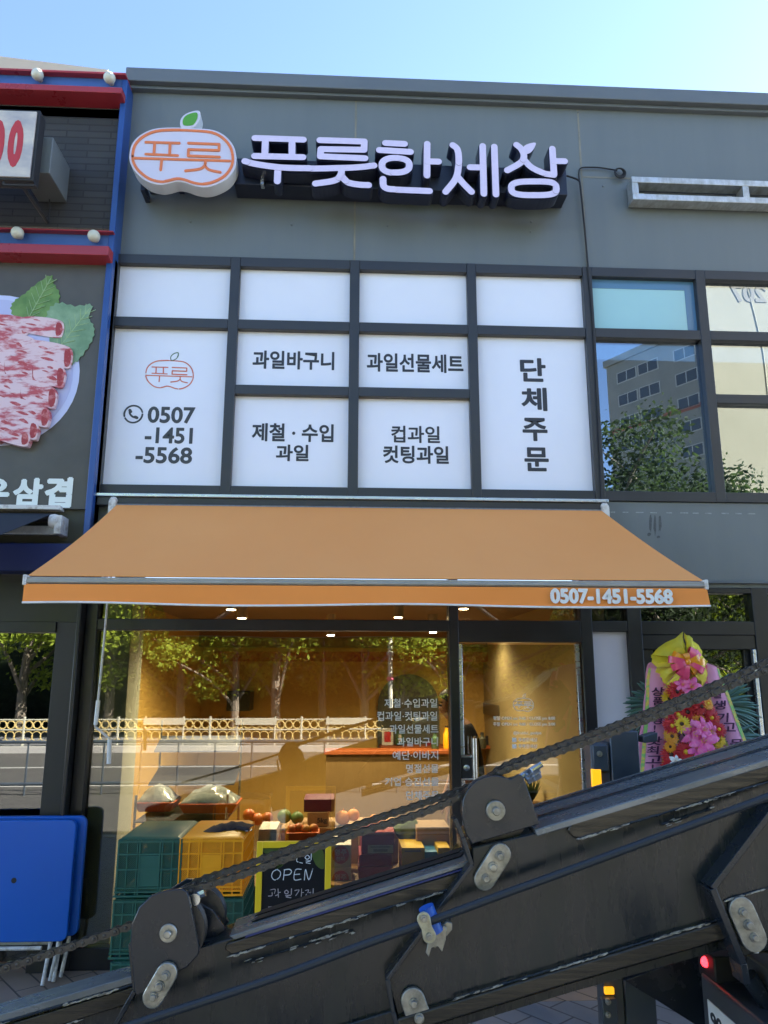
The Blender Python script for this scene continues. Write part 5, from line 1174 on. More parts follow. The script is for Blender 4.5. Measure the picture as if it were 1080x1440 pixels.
def lily(px, py, rpx, m_, seed, Y=YW-.13):
    g = random.Random(seed); (x, y), = Z8([(px, py)]); c = at(x, y, Y-g.uniform(0, .03)); r = rpx/4.154*.0043
    N = V((g.uniform(-.4, .4), -1, g.uniform(-.1, .5))).normalized(); u = N.orthogonal().normalized(); v_ = N.cross(u); mb = MB(); ph = g.uniform(0, 1)
    for k in range(6):
        a_ = 2*math.pi*k/6+ph; d = u*math.cos(a_)+v_*math.sin(a_); t = N.cross(d); w_ = r*(.24 if k % 2 else .30); R_ = r*g.uniform(.9, 1.1); prev = None
        sec = [(.05, .25, .05), (.3, .75, .22), (.55, 1, .28), (.8, .7, .22), (1.0, .05, .08)]
        rows = [(c+d*R_*s_+N*R_*h_, w_*ww) for s_, ww, h_ in sec]
        for (pa_, wa), (pb2, wb) in zip(rows[:-1], rows[1:]):
            mb.add([pa_-t*wa, pa_+N*wa*.35, pa_+t*wa, pb2+t*wb, pb2+N*wb*.35, pb2-t*wb], [(0, 1, 4, 5), (1, 2, 3, 4)])
    mb.cur = 1
    for k in range(5): a_ = k*1.26; mb.tube([c, c+N*r*.55+(u*math.cos(a_)+v_*math.sin(a_))*r*.18], r*.022, 5)
    return mb.build('lily', [M[m_], M['fstam']], fs, smooth=60)
FL = [('r', 540, 468, 52), ('r', 545, 608, 56), ('r', 680, 552, 50), ('r', 745, 622, 48), ('r', 610, 588, 50), ('r', 512, 672, 48), ('r', 590, 822, 58), ('r', 512, 838, 52), ('r', 640, 520, 40), ('r', 510, 900, 50), ('r', 790, 690, 40), ('r', 560, 880, 50), ('r', 690, 880, 55), ('r', 800, 850, 50),
      ('y', 497, 512, 42), ('y', 576, 660, 46), ('y', 782, 752, 44), ('y', 742, 812, 34), ('y', 650, 905, 44), ('o', 676, 634, 40), ('o', 512, 732, 42), ('o', 640, 840, 46), ('o', 508, 788, 30), ('o', 725, 540, 34), ('o', 510, 470, 34), ('o', 770, 900, 44), ('r', 660, 660, 40), ('r', 730, 570, 38)]
for i, (k, x, y, r) in enumerate(FL): gerbera(x, y, r*1.08, {'r': 'fred', 'y': 'fyel', 'o': 'forg'}[k], i)
for i, (k, x, y, r) in enumerate([('p', 628, 445, 70), ('p', 640, 712, 78), ('p', 702, 765, 80), ('p', 690, 690, 70), ('p', 676, 808, 66), ('p', 735, 700, 60), ('w', 538, 882, 44), ('w', 702, 852, 44), ('p', 580, 430, 45)]): lily(x, y, r, 'fpink' if k == 'p' else 'fwhite', 50+i)
g = random.Random(8); mb = MB()
for k in range(260):
    x, y = g.uniform(480, 800), g.uniform(440, 950)
    (xx, yy), = Z8([(x+(y-440)*.1, y)]); c = at(xx, yy, YW-g.uniform(.01, .07)); d = V((g.uniform(-1, 1), g.uniform(-.4, .2), g.uniform(-1, 1))).normalized(); t = d.orthogonal().normalized()
    mb.add([c, c+d*.03+t*.010, c+d*.06, c+d*.03-t*.010], [(0, 1, 2, 3)])
tag(mb.build('filler_leaves', M['fgreen'], fs, smooth=0), kind='stuff')
# palm fronds fanning out at each side
for (hx, hy, a0_, a1_, ln, n) in ((470, 560, 118, 236, 230, 24), (760, 560, -52, 66, 260, 26), (820, 760, -38, 40, 230, 16), (430, 760, 150, 215, 110, 9)):
    (xx, yy), = Z8([(hx, hy)]); c = at(xx, yy, YW+.06); mb = MB(); g = random.Random(hx)
    for k in range(n):
        an = math.radians(a0_+(a1_-a0_)*k/(n-1)+g.uniform(-1.5, 1.5)); d = V((math.cos(an), g.uniform(-.12, .12), math.sin(an))); L_ = ln/4.154*.0043*g.uniform(.9, 1.05); t = V((0, -1, 0)).cross(d).normalized(); rows = []
        for s_ in (.12, .4, .65, .85, 1):
            rows.append((c+d*L_*s_+V((0, -.02*s_, -.05*s_*s_*L_*4)), .0125*(1-.8*abs(s_-.5))*(1 if s_ < 1 else .25)))
        for (pa_, wa), (pb2, wb) in zip(rows[:-1], rows[1:]):
            mb.add([pa_-t*wa, pa_+V((0, -wa*.8, 0)), pa_+t*wa, pb2+t*wb, pb2+V((0, -wb*.8, 0)), pb2-t*wb], [(0, 1, 4, 5), (1, 2, 3, 4), (0, 2, 3, 5)])
    mb.build('palm_leaf', M['palm'], fs, smooth=0)

# ================================================================== INSIDE THE SHOP
def px_box(name, label, cat, x0, y0, x1, y1, Y, depth, m, group=None, top=None):
    p, q = at(x0, y1, Y), at(x1, y0, Y)
    o = B(min(p.x, q.x), max(p.x, q.x), Y, Y+depth, min(p.z, q.z), max(p.z, q.z)).build(name, m, bevel=.003)
    return tag(o, label, cat, group), p, q
def print_on(o, x0, y0, x1, y1, Y, m, name='printed_panel', th=.0015):
    p, q = at(x0, y1, Y), at(x1, y0, Y); return B(p.x, q.x, Y-th, Y-.0002, p.z, q.z).build(name, m, o, smooth=0)
# long display counter along the window and a taller one behind
ZD = .40
ct = thing('display_table', 'low wooden display table just inside the shop window', 'table', (-.4, .7, .022))
B(-1.42, .70, .30, 1.0, ZD-.04, ZD).build('tabletop', M['wood'], ct, bevel=.004)
B(-1.40, .68, .34, .98, .022, ZD-.041).build('panel', M['wood'], ct)
cb_ = thing('counter', 'long pale service counter deeper inside the shop', 'counter', (.4, 3.3, .022))
B(-.2, 1.3, 3.0, 3.3, 1.0, 1.04).build('worktop', M['trimo'], cb_, bevel=.004); B(-.18, 1.28, 3.04, 3.28, .022, .999).build('panel', mat('counter_tan', (.20, .125, .04), .6), cb_)
SG = 'fruit boxes behind the shop window'
o, p, q = px_box('fruit_box', 'white fruit box with a red round print behind the chalkboard, upper of two', 'box', 463, 1188, 494, 1219, .42, .34, M['boxwhite'], SG)
c = at(479, 1202, .42); d_ = MB().lathe((c.x, .4195, c.z), (0, -1, 0), [(.060, 0), (.060, .0015)], 28).build('red_print', M['circred'], o, smooth=0)
mb = MB(); mb.text('영주', (c.x-.042, .4178, c.z-.004), (.084, 0, 0), (0, 0, .042), (0, -.001, 0), .02); mb.text('천미', (c.x-.032, .4178, c.z-.042), (.06, 0, 0), (0, 0, .03), (0, -.001, 0), .01); mb.build('lettering', M['boxwhite'], d_, smooth=0)
o, p, q = px_box('fruit_box', 'white fruit box with a red round print behind the chalkboard, lower of two', 'box', 463, 1219.5, 494, 1251, .42, .34, M['boxwhite'], SG)
c = at(479, 1237, .42); d_ = MB().lathe((c.x, .4195, c.z), (0, -1, 0), [(.060, 0), (.060, .0015)], 28).build('red_print', M['circred'], o, smooth=0)
mb = MB(); mb.text('영주', (c.x-.042, .4178, c.z-.004), (.084, 0, 0), (0, 0, .042), (0, -.001, 0), .02); mb.build('lettering', M['boxwhite'], d_, smooth=0)
o, p, q = px_box('fruit_box', 'crimson gift box with a white label, topmost of the crimson pile', 'box', 508, 1170, 555, 1201, .42, .3, M['boxred'], SG)
lb_ = print_on(o, 517, 1188, 553, 1200, .42, M['boxwhite'], 'label_sticker'); print_on(lb_, 521, 1190, 549, 1192, .4185, M['printgrey'], 'print_bar'); print_on(lb_, 525, 1194, 545, 1198, .4185, M['printgrey'], 'print_bar')
px_box('fruit_box', 'crimson gift box without a label in the middle of the crimson pile', 'box', 505, 1201.5, 551, 1218, .42, .3, M['boxred'], SG)
px_box('fruit_box', 'crimson gift box at the bottom of the crimson pile', 'box', 504, 1218.5, 550, 1236, .42, .3, M['boxred'], SG)
o, p, q = px_box('fruit_box', 'yellow fruit box beside the blue box by the door post', 'box', 565, 1192, 597, 1222, .40, .3, M['boxyel'], SG); print_on(o, 569, 1196, 592, 1198, .40, M['printgrey'], 'print_bar')
px_box('fruit_box', 'small light blue box next to the yellow box', 'box', 598, 1198, 615, 1218, .40, .25, M['boxblue'], SG)
px_box('fruit_box', 'small yellow box squeezed between the blue box and the door post', 'box', 616, 1192, 633, 1212, .40, .25, M['boxyel'], SG)
o, p, q = px_box('fruit_box', 'brown cardboard box lying open behind the yellow box', 'box', 586, 1163, 632, 1190, .62, .3, M['card'], SG)
o, p, q = px_box('fruit_box', 'plum coloured carton on the display table behind the bunch of melons', 'box', 427, 1124, 470, 1142, .95, .3, M['boxplum'], SG)
o, p, q = px_box('fruit_box', 'brown five kilogram carton under the plum carton', 'box', 432, 1142.5, 462, 1162, .93, .3, M['card'], SG)
mb = MB(); p, q = at(446, 1159, .93), at(460, 1150, .93); mb.text('5kg', (p.x, .93, p.z), (q.x-p.x, 0, 0), (0, 0, q.z-p.z), (0, -.0015, 0), .02); mb.build('lettering', M['ink'], o, smooth=0)
px_box('fruit_box', 'grey topped carton between the yellow crate and the chalkboard', 'box', 363, 1166, 389, 1184, .40, .3, M['boxwhite'], SG)
# stand tables so that nothing floats: stacks rest on cartons down to the table
for (x0, x1, yb, Y, lab) in ((463, 494, 1251.5, .42, 'plain brown carton under the white printed boxes'), (504, 550, 1236.5, .42, 'plain brown carton under the crimson pile'), (565, 633, 1222.5, .40, 'wide brown carton under the yellow and blue boxes')):
    a_, b_ = at(x0, yb, Y), at(x1, yb, Y)
    if a_.z > ZD+.01: tag(B(a_.x, b_.x, Y, Y+.3, ZD+.001, a_.z-.001).build('carton', M['card'], bevel=.003), lab, 'box', SG)
a_ = at(427, 1163, .93)
tag(B(at(395, 1163, .9).x, at(560, 1163, .9).x, .90, 1.35, .022, a_.z-.002).build('wooden_crate', M['wood'], bevel=.004), 'long wooden stand carrying the plum and brown cartons', 'stand')
a_ = at(363, 1184.5, .40); tag(B(a_.x, at(389, 1184, .40).x, .40, .70, ZD+.001, a_.z-.001).build('carton', M['card'], bevel=.003), 'plain brown carton under the grey topped one', 'box', SG)
# fruit in trays and baskets
g = random.Random(21)
fg = 'loose fruit on the shop display'
for (px, py, Y, r, m_, lab) in ((400, 1148, .8, .055, 'fruitg', 'green melon'), (418, 1150, .8, .05, 'fruitg', 'green melon'), (482, 1150, 1.0, .06, 'fruito', 'orange fruit'), (497, 1146, 1.0, .05, 'fruito', 'orange fruit'), (350, 1146, .9, .05, 'fruit', 'red apple'), (362, 1152, .9, .05, 'fruit', 'red apple'), (376, 1150, .9, .045, 'fruit', 'red apple'), (572, 1165, .8, .10, 'fruitg', 'large dark melon')):
    c = at(px, py, Y); mb = MB().sphere(c, r, 14, (1, 1, .92)); mb.tube([c+V((0, 0, r*.85)), c+V((.006, 0, r*1.15))], .004, 5)
    tag(mb.build('fruit', M[m_]), {'green melon': 'green melon lying on the shop display beside the plum carton', 'orange fruit': 'orange fruit lying on the display right of the plum carton', 'red apple': 'red apple on the display behind the yellow crate', 'large dark melon': 'large dark green melon above the crimson gift boxes'}[lab], 'fruit', fg+' '+lab)
def fruit_tray(px, py, Y, label, dx=.34, dz=.20):
    c = at(px, py, Y); t = thing('fruit_tray', label, 'tray', (c.x, c.y, c.z), 'wrapped fruit trays'); L0 = V(c)
    pr_ = [V((-dx/2*.8, -.12, 0)), V((dx/2*.8, -.12, 0)), V((dx/2, -.15, .07)), V((-dx/2, -.15, .07))]
    MB().prism([p+L0 for p in pr_], (0, .30, 0)).build('tray', M['trayorange'], t, bevel=.006)
    P = []
    for i in range(11):
        P.append([L0+V(((j/14-.5)*dx*.94, (i/10-.5)*.27, .072+max(0, dz*.55*(1-abs(2*i/10-1)**2)*(1-abs(2*j/14-1)**2)+g.uniform(-.008, .014)))) for j in range(15)])
    sheet(P, (0, 0, -.003)).build('wrapping', M['traywrap'], t, smooth=70)
fruit_tray(296, 1140, .75, 'orange tray of wrapped fruit above the gap between green and yellow crates', .44)
fruit_tray(222, 1138, .95, 'smaller wrapped fruit tray behind the green crate stack', .30)
# rack that carries the trays
rk = thing('wire_rack', 'thin metal display rack with slanted shelves behind the glass', 'rack', (-.95, 1.0, .022))
x0r, x1r = at(210, 1100, 1.0).x, at(330, 1100, 1.0).x
for x in (x0r, x1r):
    for y in (.62, 1.3): MB().tube([(x, y, .022), (x, y, 1.45 if y > 1 else .95)], .011, 8).build('post', M['chrome'], rk)
for k, z in enumerate((at(296, 1147, .75).z-.012, .98, 1.22)):
    y0_, y1_ = (.60, 1.3) if k == 0 else (.85+.12*k, 1.34); mb = MB()
    sheet([[V((x0r, y0_, z)), V((x1r, y0_, z))], [V((x0r, y1_, z+.10*(k > 0))), V((x1r, y1_, z+.10*(k > 0)))]], (0, 0, -.01), mb); mb.build('shelf', M['truckgrey'], rk, smooth=0)
# hanging fruit basket beside the column
bc = at(150, 1128, .62); bk = thing('fruit_basket', 'dark wicker basket with a tall hoop handle on a stool by the pale column', 'basket', (bc.x, bc.y, bc.z-.14)); L0 = V((bc.x, bc.y, bc.z-.14))
MB().lathe(L0, (0, 0, 1), [(.10, 0), (.145, .10), (.155, .13), (.14, .128), (.09, .015)], 24).build('bowl', M['wicker'], bk)
MB().tube([L0+V((.14*math.cos(t*.2618), 0, .12+.27*math.sin(t*.2618))) for t in range(13)], .007, 8).build('handle', M['wicker'], bk)
MB().sphere(L0+V((0, 0, .13)), .135, 16, (1, 1, .45)).build('wrapped_fruit', M['traywrap'], bk)
tag(MB().lathe((L0.x, L0.y, .022), (0, 0, 1), [(.11, 0), (.11, .02), (.04, .04), (.04, L0.z-.07), (.13, L0.z-.05), (.13, L0.z-.023)], 20).build('stool', M['wood']), 'round wooden stool holding the dark wicker basket', 'stool')
# frames and small things on the wall shelf
for i, (x0, x1, yt, yb, m_, lab) in enumerate(((537, 553, 1026, 1050, 'boxwhite', 'white framed card on the wall shelf'), (557, 568, 1030, 1050, 'fgreen', 'small green picture on the wall shelf'), (601, 606, 1044, 1050, 'boxred', 'small red jar on the wall shelf'), (683, 690, 1040, 1050, 'black', 'small dark jar on the shelf behind the door'))):
    Y = YB-.25; p, q = at(x0, yb, Y), at(x1, yt, Y); zs = at(600, 1049, YB-.35).z
    o = B(p.x, q.x, Y, Y+.02 if i < 2 else Y+(q.x-p.x), zs+.001, zs+q.z-p.z).build('picture_frame' if i < 2 else 'jar', M[m_], bevel=.003); tag(o, lab, 'picture frame' if i < 2 else 'jar')
    if i < 2: B(p.x+.03, q.x-.03, Y-.003, Y-.0005, zs+.04, zs+q.z-p.z-.04).build('print', M['circred' if i == 0 else 'boxwhite'], o, smooth=0)
    else: MB().lathe(((p.x+q.x)/2, Y+(q.x-p.x)/2, zs+q.z-p.z), (0, 0, 1), [((q.x-p.x)*.4, 0), ((q.x-p.x)*.4, .02)], 14).build('lid', M['black'], o)
# plant pot and carton seen through the door
p, q = at(742, 1150, 1.6), at(760, 1118, 1.6)
pt = thing('potted_plant', 'small dark potted plant on a carton behind the glass door', 'plant', ((p.x+q.x)/2, 1.7, p.z)); L0 = V(((p.x+q.x)/2, 1.7, p.z))
MB().lathe(L0, (0, 0, 1), [(.06, 0), (.085, .12), (.075, .118)], 18).build('pot', M['card'], pt)
mb = MB()
for k in range(60):
    an = g.uniform(0, 6.28); d = V((math.cos(an)*g.uniform(.2, .7), math.sin(an)*g.uniform(.2, .7), 1)).normalized(); c = L0+V((0, 0, .1)); t = d.orthogonal().normalized(); l_ = g.uniform(.12, .26)
    mb.add([c, c+d*l_*.5+t*.012, c+d*l_, c+d*l_*.5-t*.012], [(0, 1, 2, 3)])
mb.build('foliage', M['leafd'], pt, smooth=0)
tag(B(L0.x-.14, L0.x+.14, 1.55, 1.88, .022, L0.z-.001).build('carton', M['card'], bevel=.004), 'tall cardboard carton under the potted plant', 'box')

# ------------------------------------------------------------------ person
def skin_mesh(name, J, edges, m, parent=None, sub=2):
    me = bpy.data.meshes.new(name); names = list(J); ix = {k: i for i, k in enumerate(names)}
    me.from_pydata([tuple(J[k][0]) for k in names], [(ix[a_], ix[b_]) for a_, b_ in edges], []); me.update()
    o = bpy.data.objects.new(name, me); COL.objects.link(o); o.modifiers.new('skin', 'SKIN')
    for i, k in enumerate(names):
        r = J[k][1]; r = r if isinstance(r, tuple) else (r, r); me.skin_vertices[0].data[i].radius = r
    me.skin_vertices[0].data[0].use_root = True
    s_ = o.modifiers.new('sub', 'SUBSURF'); s_.levels = sub; s_.render_levels = sub
    dg = bpy.context.evaluated_depsgraph_get(); dg.update(); m2 = bpy.data.meshes.new_from_object(o.evaluated_get(dg)); bpy.data.objects.remove(o)
    m2.materials.clear(); m2.materials.append(m); m2.name = name
    o = bpy.data.objects.new(name, m2); COL.objects.link(o); m2.polygons.foreach_set('use_smooth', [True]*len(m2.polygons))
    if parent: o.parent = parent
    return o
hd = at(631, 1001, 1.0)
fx, fy = hd.x+.075, hd.y        # pelvis column; the person faces the left (-x), head bowed
Q = lambda x, y, z: V((fx+x*1.12+(.03 if z < 1.36 else 0), fy+y*1.05, z*1.065 if z < 1.40 else z+.03))
hz = hd.z-1.50
body = {'pelvis': (Q(.03, 0, .86), (.115, .135)), 'waist': (Q(.04, 0, 1.0), (.10, .125)), 'chest': (Q(.035, 0, 1.20), (.115, .15)), 'neck0': (Q(.005, 0, 1.345), .062), 'neck': (Q(-.03, 0, 1.42+hz), .048),
        'head0': (Q(-.055, 0, 1.49+hz), (.070, .066)), 'head1': (Q(-.058, 0, 1.555+hz), (.088, .072)), 'crown': (Q(-.045, 0, 1.62+hz), (.062, .055)),
        'nose': (Q(-.145, 0, 1.502+hz), (.012, .010)), 'chin': (Q(-.105, 0, 1.435+hz), (.026, .024)), 'earl': (Q(-.045, -.074, 1.515+hz), (.014, .006)), 'earr': (Q(-.045, .074, 1.515+hz), (.014, .006))}
E_ = [('pelvis', 'waist'), ('waist', 'chest'), ('chest', 'neck0'), ('neck0', 'neck'), ('neck', 'head0'), ('head0', 'head1'), ('head1', 'crown'), ('head0', 'nose'), ('head0', 'chin'), ('head0', 'earl'), ('head0', 'earr')]
for s_, n_ in ((-1, 'n'), (1, 'f')):
    body.update({'sh'+n_: (Q(.02, s_*.165, 1.30), .058), 'elb'+n_: (Q(-.01, s_*.215, 1.03), .040), 'wri'+n_: (Q(-.10, s_*.19, .82), .027), 'palm'+n_: (Q(-.125, s_*.185, .755), (.034, .018)),
                 'hip'+n_: (Q(.03, s_*.085, .80), .088), 'knee'+n_: (Q(-.005-.03*s_, s_*.095, .47), .056), 'calf'+n_: (Q(.02-.03*s_, s_*.095, .32), .052), 'ank'+n_: (Q(.02-.04*s_, s_*.095, .10), .034), 'toe'+n_: (Q(-.13-.04*s_, s_*.105, .055), .030)})
    E_ += [('chest', 'sh'+n_), ('sh'+n_, 'elb'+n_), ('elb'+n_, 'wri'+n_), ('wri'+n_, 'palm'+n_), ('pelvis', 'hip'+n_), ('hip'+n_, 'knee'+n_), ('knee'+n_, 'calf'+n_), ('calf'+n_, 'ank'+n_), ('ank'+n_, 'toe'+n_)]
    for k, (dy, l1, l2) in enumerate(((-.024, .030, .052), (-.008, .034, .062), (.008, .033, .058), (.023, .028, .046))):
        a_, b_, c_ = 'f%d%s0' % (k, n_), 'f%d%s1' % (k, n_), 'f%d%s2' % (k, n_); y = s_*.185+dy*.9
        body.update({a_: (Q(-.138, y, .722), .0095), b_: (Q(-.142, y, .722-l1), .0085), c_: (Q(-.132+.004*k, y, .722-l2), .007)}); E_ += [('palm'+n_, a_), (a_, b_), (b_, c_)]
    body.update({'t0'+n_: (Q(-.155, s_*.165, .765), .010), 't1'+n_: (Q(-.172, s_*.160, .728), .008)}); E_ += [('palm'+n_, 't0'+n_), ('t0'+n_, 't1'+n_)]
pn = skin_mesh('person', body, E_, M['skin']); tag(pn, 'person in a black tee shirt and shorts standing inside behind the door post, head bowed', 'person')
tee = {'w': (Q(.035, 0, .84), (.130, .155)), 'm': (Q(.042, 0, 1.02), (.122, .150)), 'c': (Q(.037, 0, 1.21), (.130, .165)), 'n': (Q(.008, 0, 1.335), (.072, .078))}
Et = [('w', 'm'), ('m', 'c'), ('c', 'n')]
for s_, n_ in ((-1, 'n'), (1, 'f')): tee.update({'s'+n_: (Q(.02, s_*.168, 1.297), .070), 'e'+n_: (Q(.0, s_*.212, 1.10), .062)}); Et += [('c', 's'+n_), ('s'+n_, 'e'+n_)]
skin_mesh('tee_shirt', tee, Et, M['tee'], pn)
sh_ = {'p': (Q(.032, 0, .86), (.126, .148))}; Es = []
for s_, n_ in ((-1, 'n'), (1, 'f')): sh_.update({'h'+n_: (Q(.03, s_*.085, .79), .105), 'k'+n_: (Q(.0-.02*s_, s_*.093, .53), .088)}); Es += [('p', 'h'+n_), ('h'+n_, 'k'+n_)]
skin_mesh('shorts', sh_, Es, mat('shorts_black', (.012, .012, .016), .85), pn)
hr = MB(); c = Q(-.048, 0, 1.562+hz); k_ = 18
for i in range(9):
    th = math.pi*.62*i/8
    for q in range(k_):
        ph = 2*math.pi*q/k_; front = max(0, -math.cos(ph)); th2 = th*(1-.38*front); hr.v.append(c+V((.106*math.sin(th2)*math.cos(ph), .090*math.sin(th2)*math.sin(ph), .100*math.cos(th2)))*(1+.02*math.sin(q*5+i)))
for i in range(8):
    for q in range(k_): q2 = (q+1) % k_; hr.f.append([i*k_+q, i*k_+q2, (i+1)*k_+q2, (i+1)*k_+q]); hr.m.append(0)
hr.build('hair', M['hair'], pn, smooth=60)
for s_ in (-1, 1):
    MB().sphere(Q(-.128, s_*.031, 1.522+hz), .010, 8).build('eye', M['hair'], pn); MB().box(fx-.150, fx-.130, fy+s_*.031-.018, fy+s_*.031+.018, 1.575+hz, 1.581+hz).build('eyebrow', M['hair'], pn)
    MB().tube([Q(.05-.04*s_, s_*.1, .045), Q(-.06-.04*s_, s_*.103, .048), Q(-.15-.04*s_, s_*.106, .040)], [.042, .044, .03], 12).build('shoe', M['black'], pn)
MB().box(fx-.150, fx-.138, fy-.022, fy+.022, 1.492+hz, 1.497+hz).build('mouth', mat('lips', (.30, .12, .10), .5), pn)

# ================================================================== ACROSS THE STREET (what the glass reflects)
def mir(px, py, d):
    p = at(px, py, d); return V((p.x, -d, p.z))
def leafcloud(mb, c, rx, ry, rz, n, size, g):
    for _ in range(n):
        while True:
            p = V((g.uniform(-1, 1), g.uniform(-1, 1), g.uniform(-1, 1)))
            if .12 < p.length < 1: break
        p = p*(.55+.45*g.random()); q = c+V((p.x*rx, p.y*ry, p.z*rz)); d = V((g.uniform(-1, 1), g.uniform(-1, 1), g.uniform(-.9, .2))).normalized(); t = d.orthogonal().normalized()
        t = (t*math.cos(1.1)+d.cross(t)*math.sin(g.uniform(0, 6))).normalized(); s_ = size*g.uniform(.6, 1.3)
        mb.add([q, q+d*s_*.5+t*s_*.24, q+d*s_, q+d*s_*.5-t*s_*.24], [(0, 1, 2, 3)])
def make_tree(seed, h, cb_, r, lm, name='street_tree', nl=330, ls=.19):
    g = random.Random(seed); t = bpy.data.objects.new(name, None); COL.objects.link(t)
    tr = MB(); tops = []
    tr.tube(spline([V((0, 0, -.2)), V((.08, .03, h*.2)), V((-.05, .05, h*.4)), V((.06, 0, h*.72))], 4), [.17-.010*i for i in range(13)], 9)
    for k in range(22):
        an = k*2.4+g.uniform(-.3, .3); z0 = h*g.uniform(.12, .6); z1 = min(h*.95, z0+h*g.uniform(.05, .34)); rr = r*g.uniform(.5, 1.0)
        e_ = V((math.cos(an)*rr, math.sin(an)*rr, z1)); m_ = V((math.cos(an)*rr*.45, math.sin(an)*rr*.45, z0+(z1-z0)*.6))
        tr.tube(spline([V((0, 0, z0)), m_, e_], 4), [.065, .06, .055, .05, .045, .04, .035, .025, .015], 6); tops += [m_, e_]
    tr.build('trunk', M['bark'], t); cr_ = MB()
    for p in tops+[V((0, 0, h*.85)), V((0, 0, h*.7))]:
        if p.z < cb_: p = V((p.x, p.y, cb_+g.uniform(0, .6)))
        leafcloud(cr_, p+V((g.uniform(-.3, .3), g.uniform(-.3, .3), g.uniform(-.1, .4))), r*.36, r*.36, h*.085, nl, ls, g)
    cr_.build('crown', M[lm], t, smooth=0)
    return t
tA = make_tree(1, 8.6, 1.25, 3.1, 'leaf'); tB = make_tree(2, 9.6, 2.0, 3.1, 'leafd', nl=300, ls=.17)
TG = 'trees across the street reflected in the glass'
n = 0
for (px, dist, proto, s_, rz, lab) in ((150, 19, 'A', 1, .4, 'leafy street tree across the road mirrored at the edge of the shop window'), (255, 20, 'A', .95, 2.2, 'broad street tree across the road behind the fence, mirrored beside the pale column'),
        (330, 18.5, 'A', .85, 1.2, 'street tree with forked trunk mirrored in the middle of the shop window'), (455, 20, 'A', .9, 3.3, 'dark leafed tree across the road mirrored near the window lettering'), (565, 19, 'A', .92, 4.4, 'street tree mirrored close to the door post'),
        (640, 18.6, 'A', .9, 1.0, 'street tree mirrored behind the post of the glass door'), (390, 18.4, 'A', .95, 2.9, 'leafy street tree mirrored above the middle of the display'), (510, 18.8, 'A', .95, 5.5, 'street tree mirrored just behind the lamp post'), (700, 21, 'A', .8, 5.2, 'street tree mirrored in the glass door'), (885, 18, 'B', 1.12, .9, 'tall tree with shade in its leaf colour mirrored in the upstairs window below the apartment block'), (965, 17.5, 'B', 1.10, 2.9, 'bushy tree with shade in its leaf colour mirrored near the upstairs window post'),
        (1080, 20, 'A', .95, 1.9, 'slender tree mirrored in the furthest upstairs panes'), (30, 19, 'A', 1.05, 3.7, 'street tree mirrored in the restaurant glass')):
    src = tA if proto == 'A' else tB
    used = src.get('used'); o = src if not used else copy_tree(src)
    src['used'] = 1; p = mir(px, 1000, dist); o.location = (p.x, -dist, 0); o.scale = (s_, s_, s_); o.rotation_euler = (0, 0, rz); tag(o, lab, 'tree', TG)
for o in (tA, tB): del o['used']
for o in COL.objects:
    if 'used' in o: del o['used']
# roadside fence with ring pattern
def make_fence_panel(loc, label):
    t = thing('road_fence', label, 'fence', loc, 'fence panels along the far kerb'); L0 = V(loc); Wd = 2.4; mb = MB()
    for z in (.08, .40, .66): mb.tube([L0+V((-Wd/2, 0, z)), L0+V((Wd/2, 0, z))], .020, 6)
    for x in (-Wd/2, -.5, .5, Wd/2): mb.tube([L0+V((x, 0, 0)), L0+V((x, 0, .74))], .022, 6)
    mb.build('rail', M['fencew'], t)
    mb = MB()
    for k in range(11):
        cx = -Wd/2+.11+k*.218
        for (zc, r_) in ((.53, .10), (.24, .12)):
            mb.tube([L0+V((cx+r_*math.cos(a_*math.pi/6), 0, zc+r_*math.sin(a_*math.pi/6))) for a_ in range(13)], .018 if zc > .4 else .012, 5)
    mb.build('ring_lattice', M['fencey'], t); MB().box(L0.x-.55, L0.x+.55, L0.y+.03, L0.y+.05, .52, .70).build('plaque', M['fencew'], t, bevel=.005)
    return t
fp = make_fence_panel((0, 0, 0), 'cream roadside fence panel with gold rings across the road'); fp.location = (-9.6, -15.8, .02)
for k in range(1, 10): c = copy_tree(fp); c.location = (-9.6+2.42*k, -15.8, .02)
# hedge and wooded bank behind the far pavement
g = random.Random(31); mb = MB()
for k in range(190): leafcloud(mb, V((g.uniform(-30, 62), g.uniform(-24, -20.5), g.uniform(.3, 5.0))), 1.4, .9, 1.0, 95, .36, g)
mb.box(-32, 64, -26, -24.2, -.2, 5.0)
tag(mb.build('hedge_bank', M['leafd'], smooth=0), 'dense dark green bank of shrubs across the road behind the trees', 'hedge', kind='stuff')
# lamp post mirrored beside the window lettering
p = mir(549, 1000, 16.6); lpst = thing('lamp_post', 'slim pale lamp post across the road', 'lamp post', (p.x, -16.6, 0)); L0 = V((p.x, -16.6, 0))
MB().lathe(L0, (0, 0, 1), [(.14, 0), (.14, .5), (.07, .6), (.06, 6.5)], 14).build('pole', M['fencew'], lpst)
for z in (2.4, 2.9, 1.7): MB().lathe(L0+V((0, 0, z)), (0, 0, 1), [(.09, 0), (.11, .05), (.09, .1)], 14).build('collar', M['bowpink' if z == 1.7 else 'fencew'], lpst)
MB().tube(spline([L0+V((0, 0, 6.4)), L0+V((0, .8, 6.9)), L0+V((0, 1.8, 7.0))], 4), .045, 8).build('lamp_arm', M['fencew'], lpst)
MB().box(L0.x-.12, L0.x+.12, L0.y+1.7, L0.y+2.3, 6.93, 7.05).build('lamp_head', M['alu_old'], lpst, bevel=.02)
# railing on the near side of the road
nr = thing('guard_rail', 'low dark pedestrian railing along the road edge behind the viewer', 'railing', (-2, -8.2, -.13))
mb = MB()
for k in range(24): mb.tube([(-9+k*.62, -8.2, -.13), (-9+k*.62, -8.2, .72)], .016, 6)
for z in (.05, .72): mb.tube([(-9, -8.2, z), (5.3, -8.2, z)], .028, 8)
mb.build('railing_bars', M['jack'], nr)
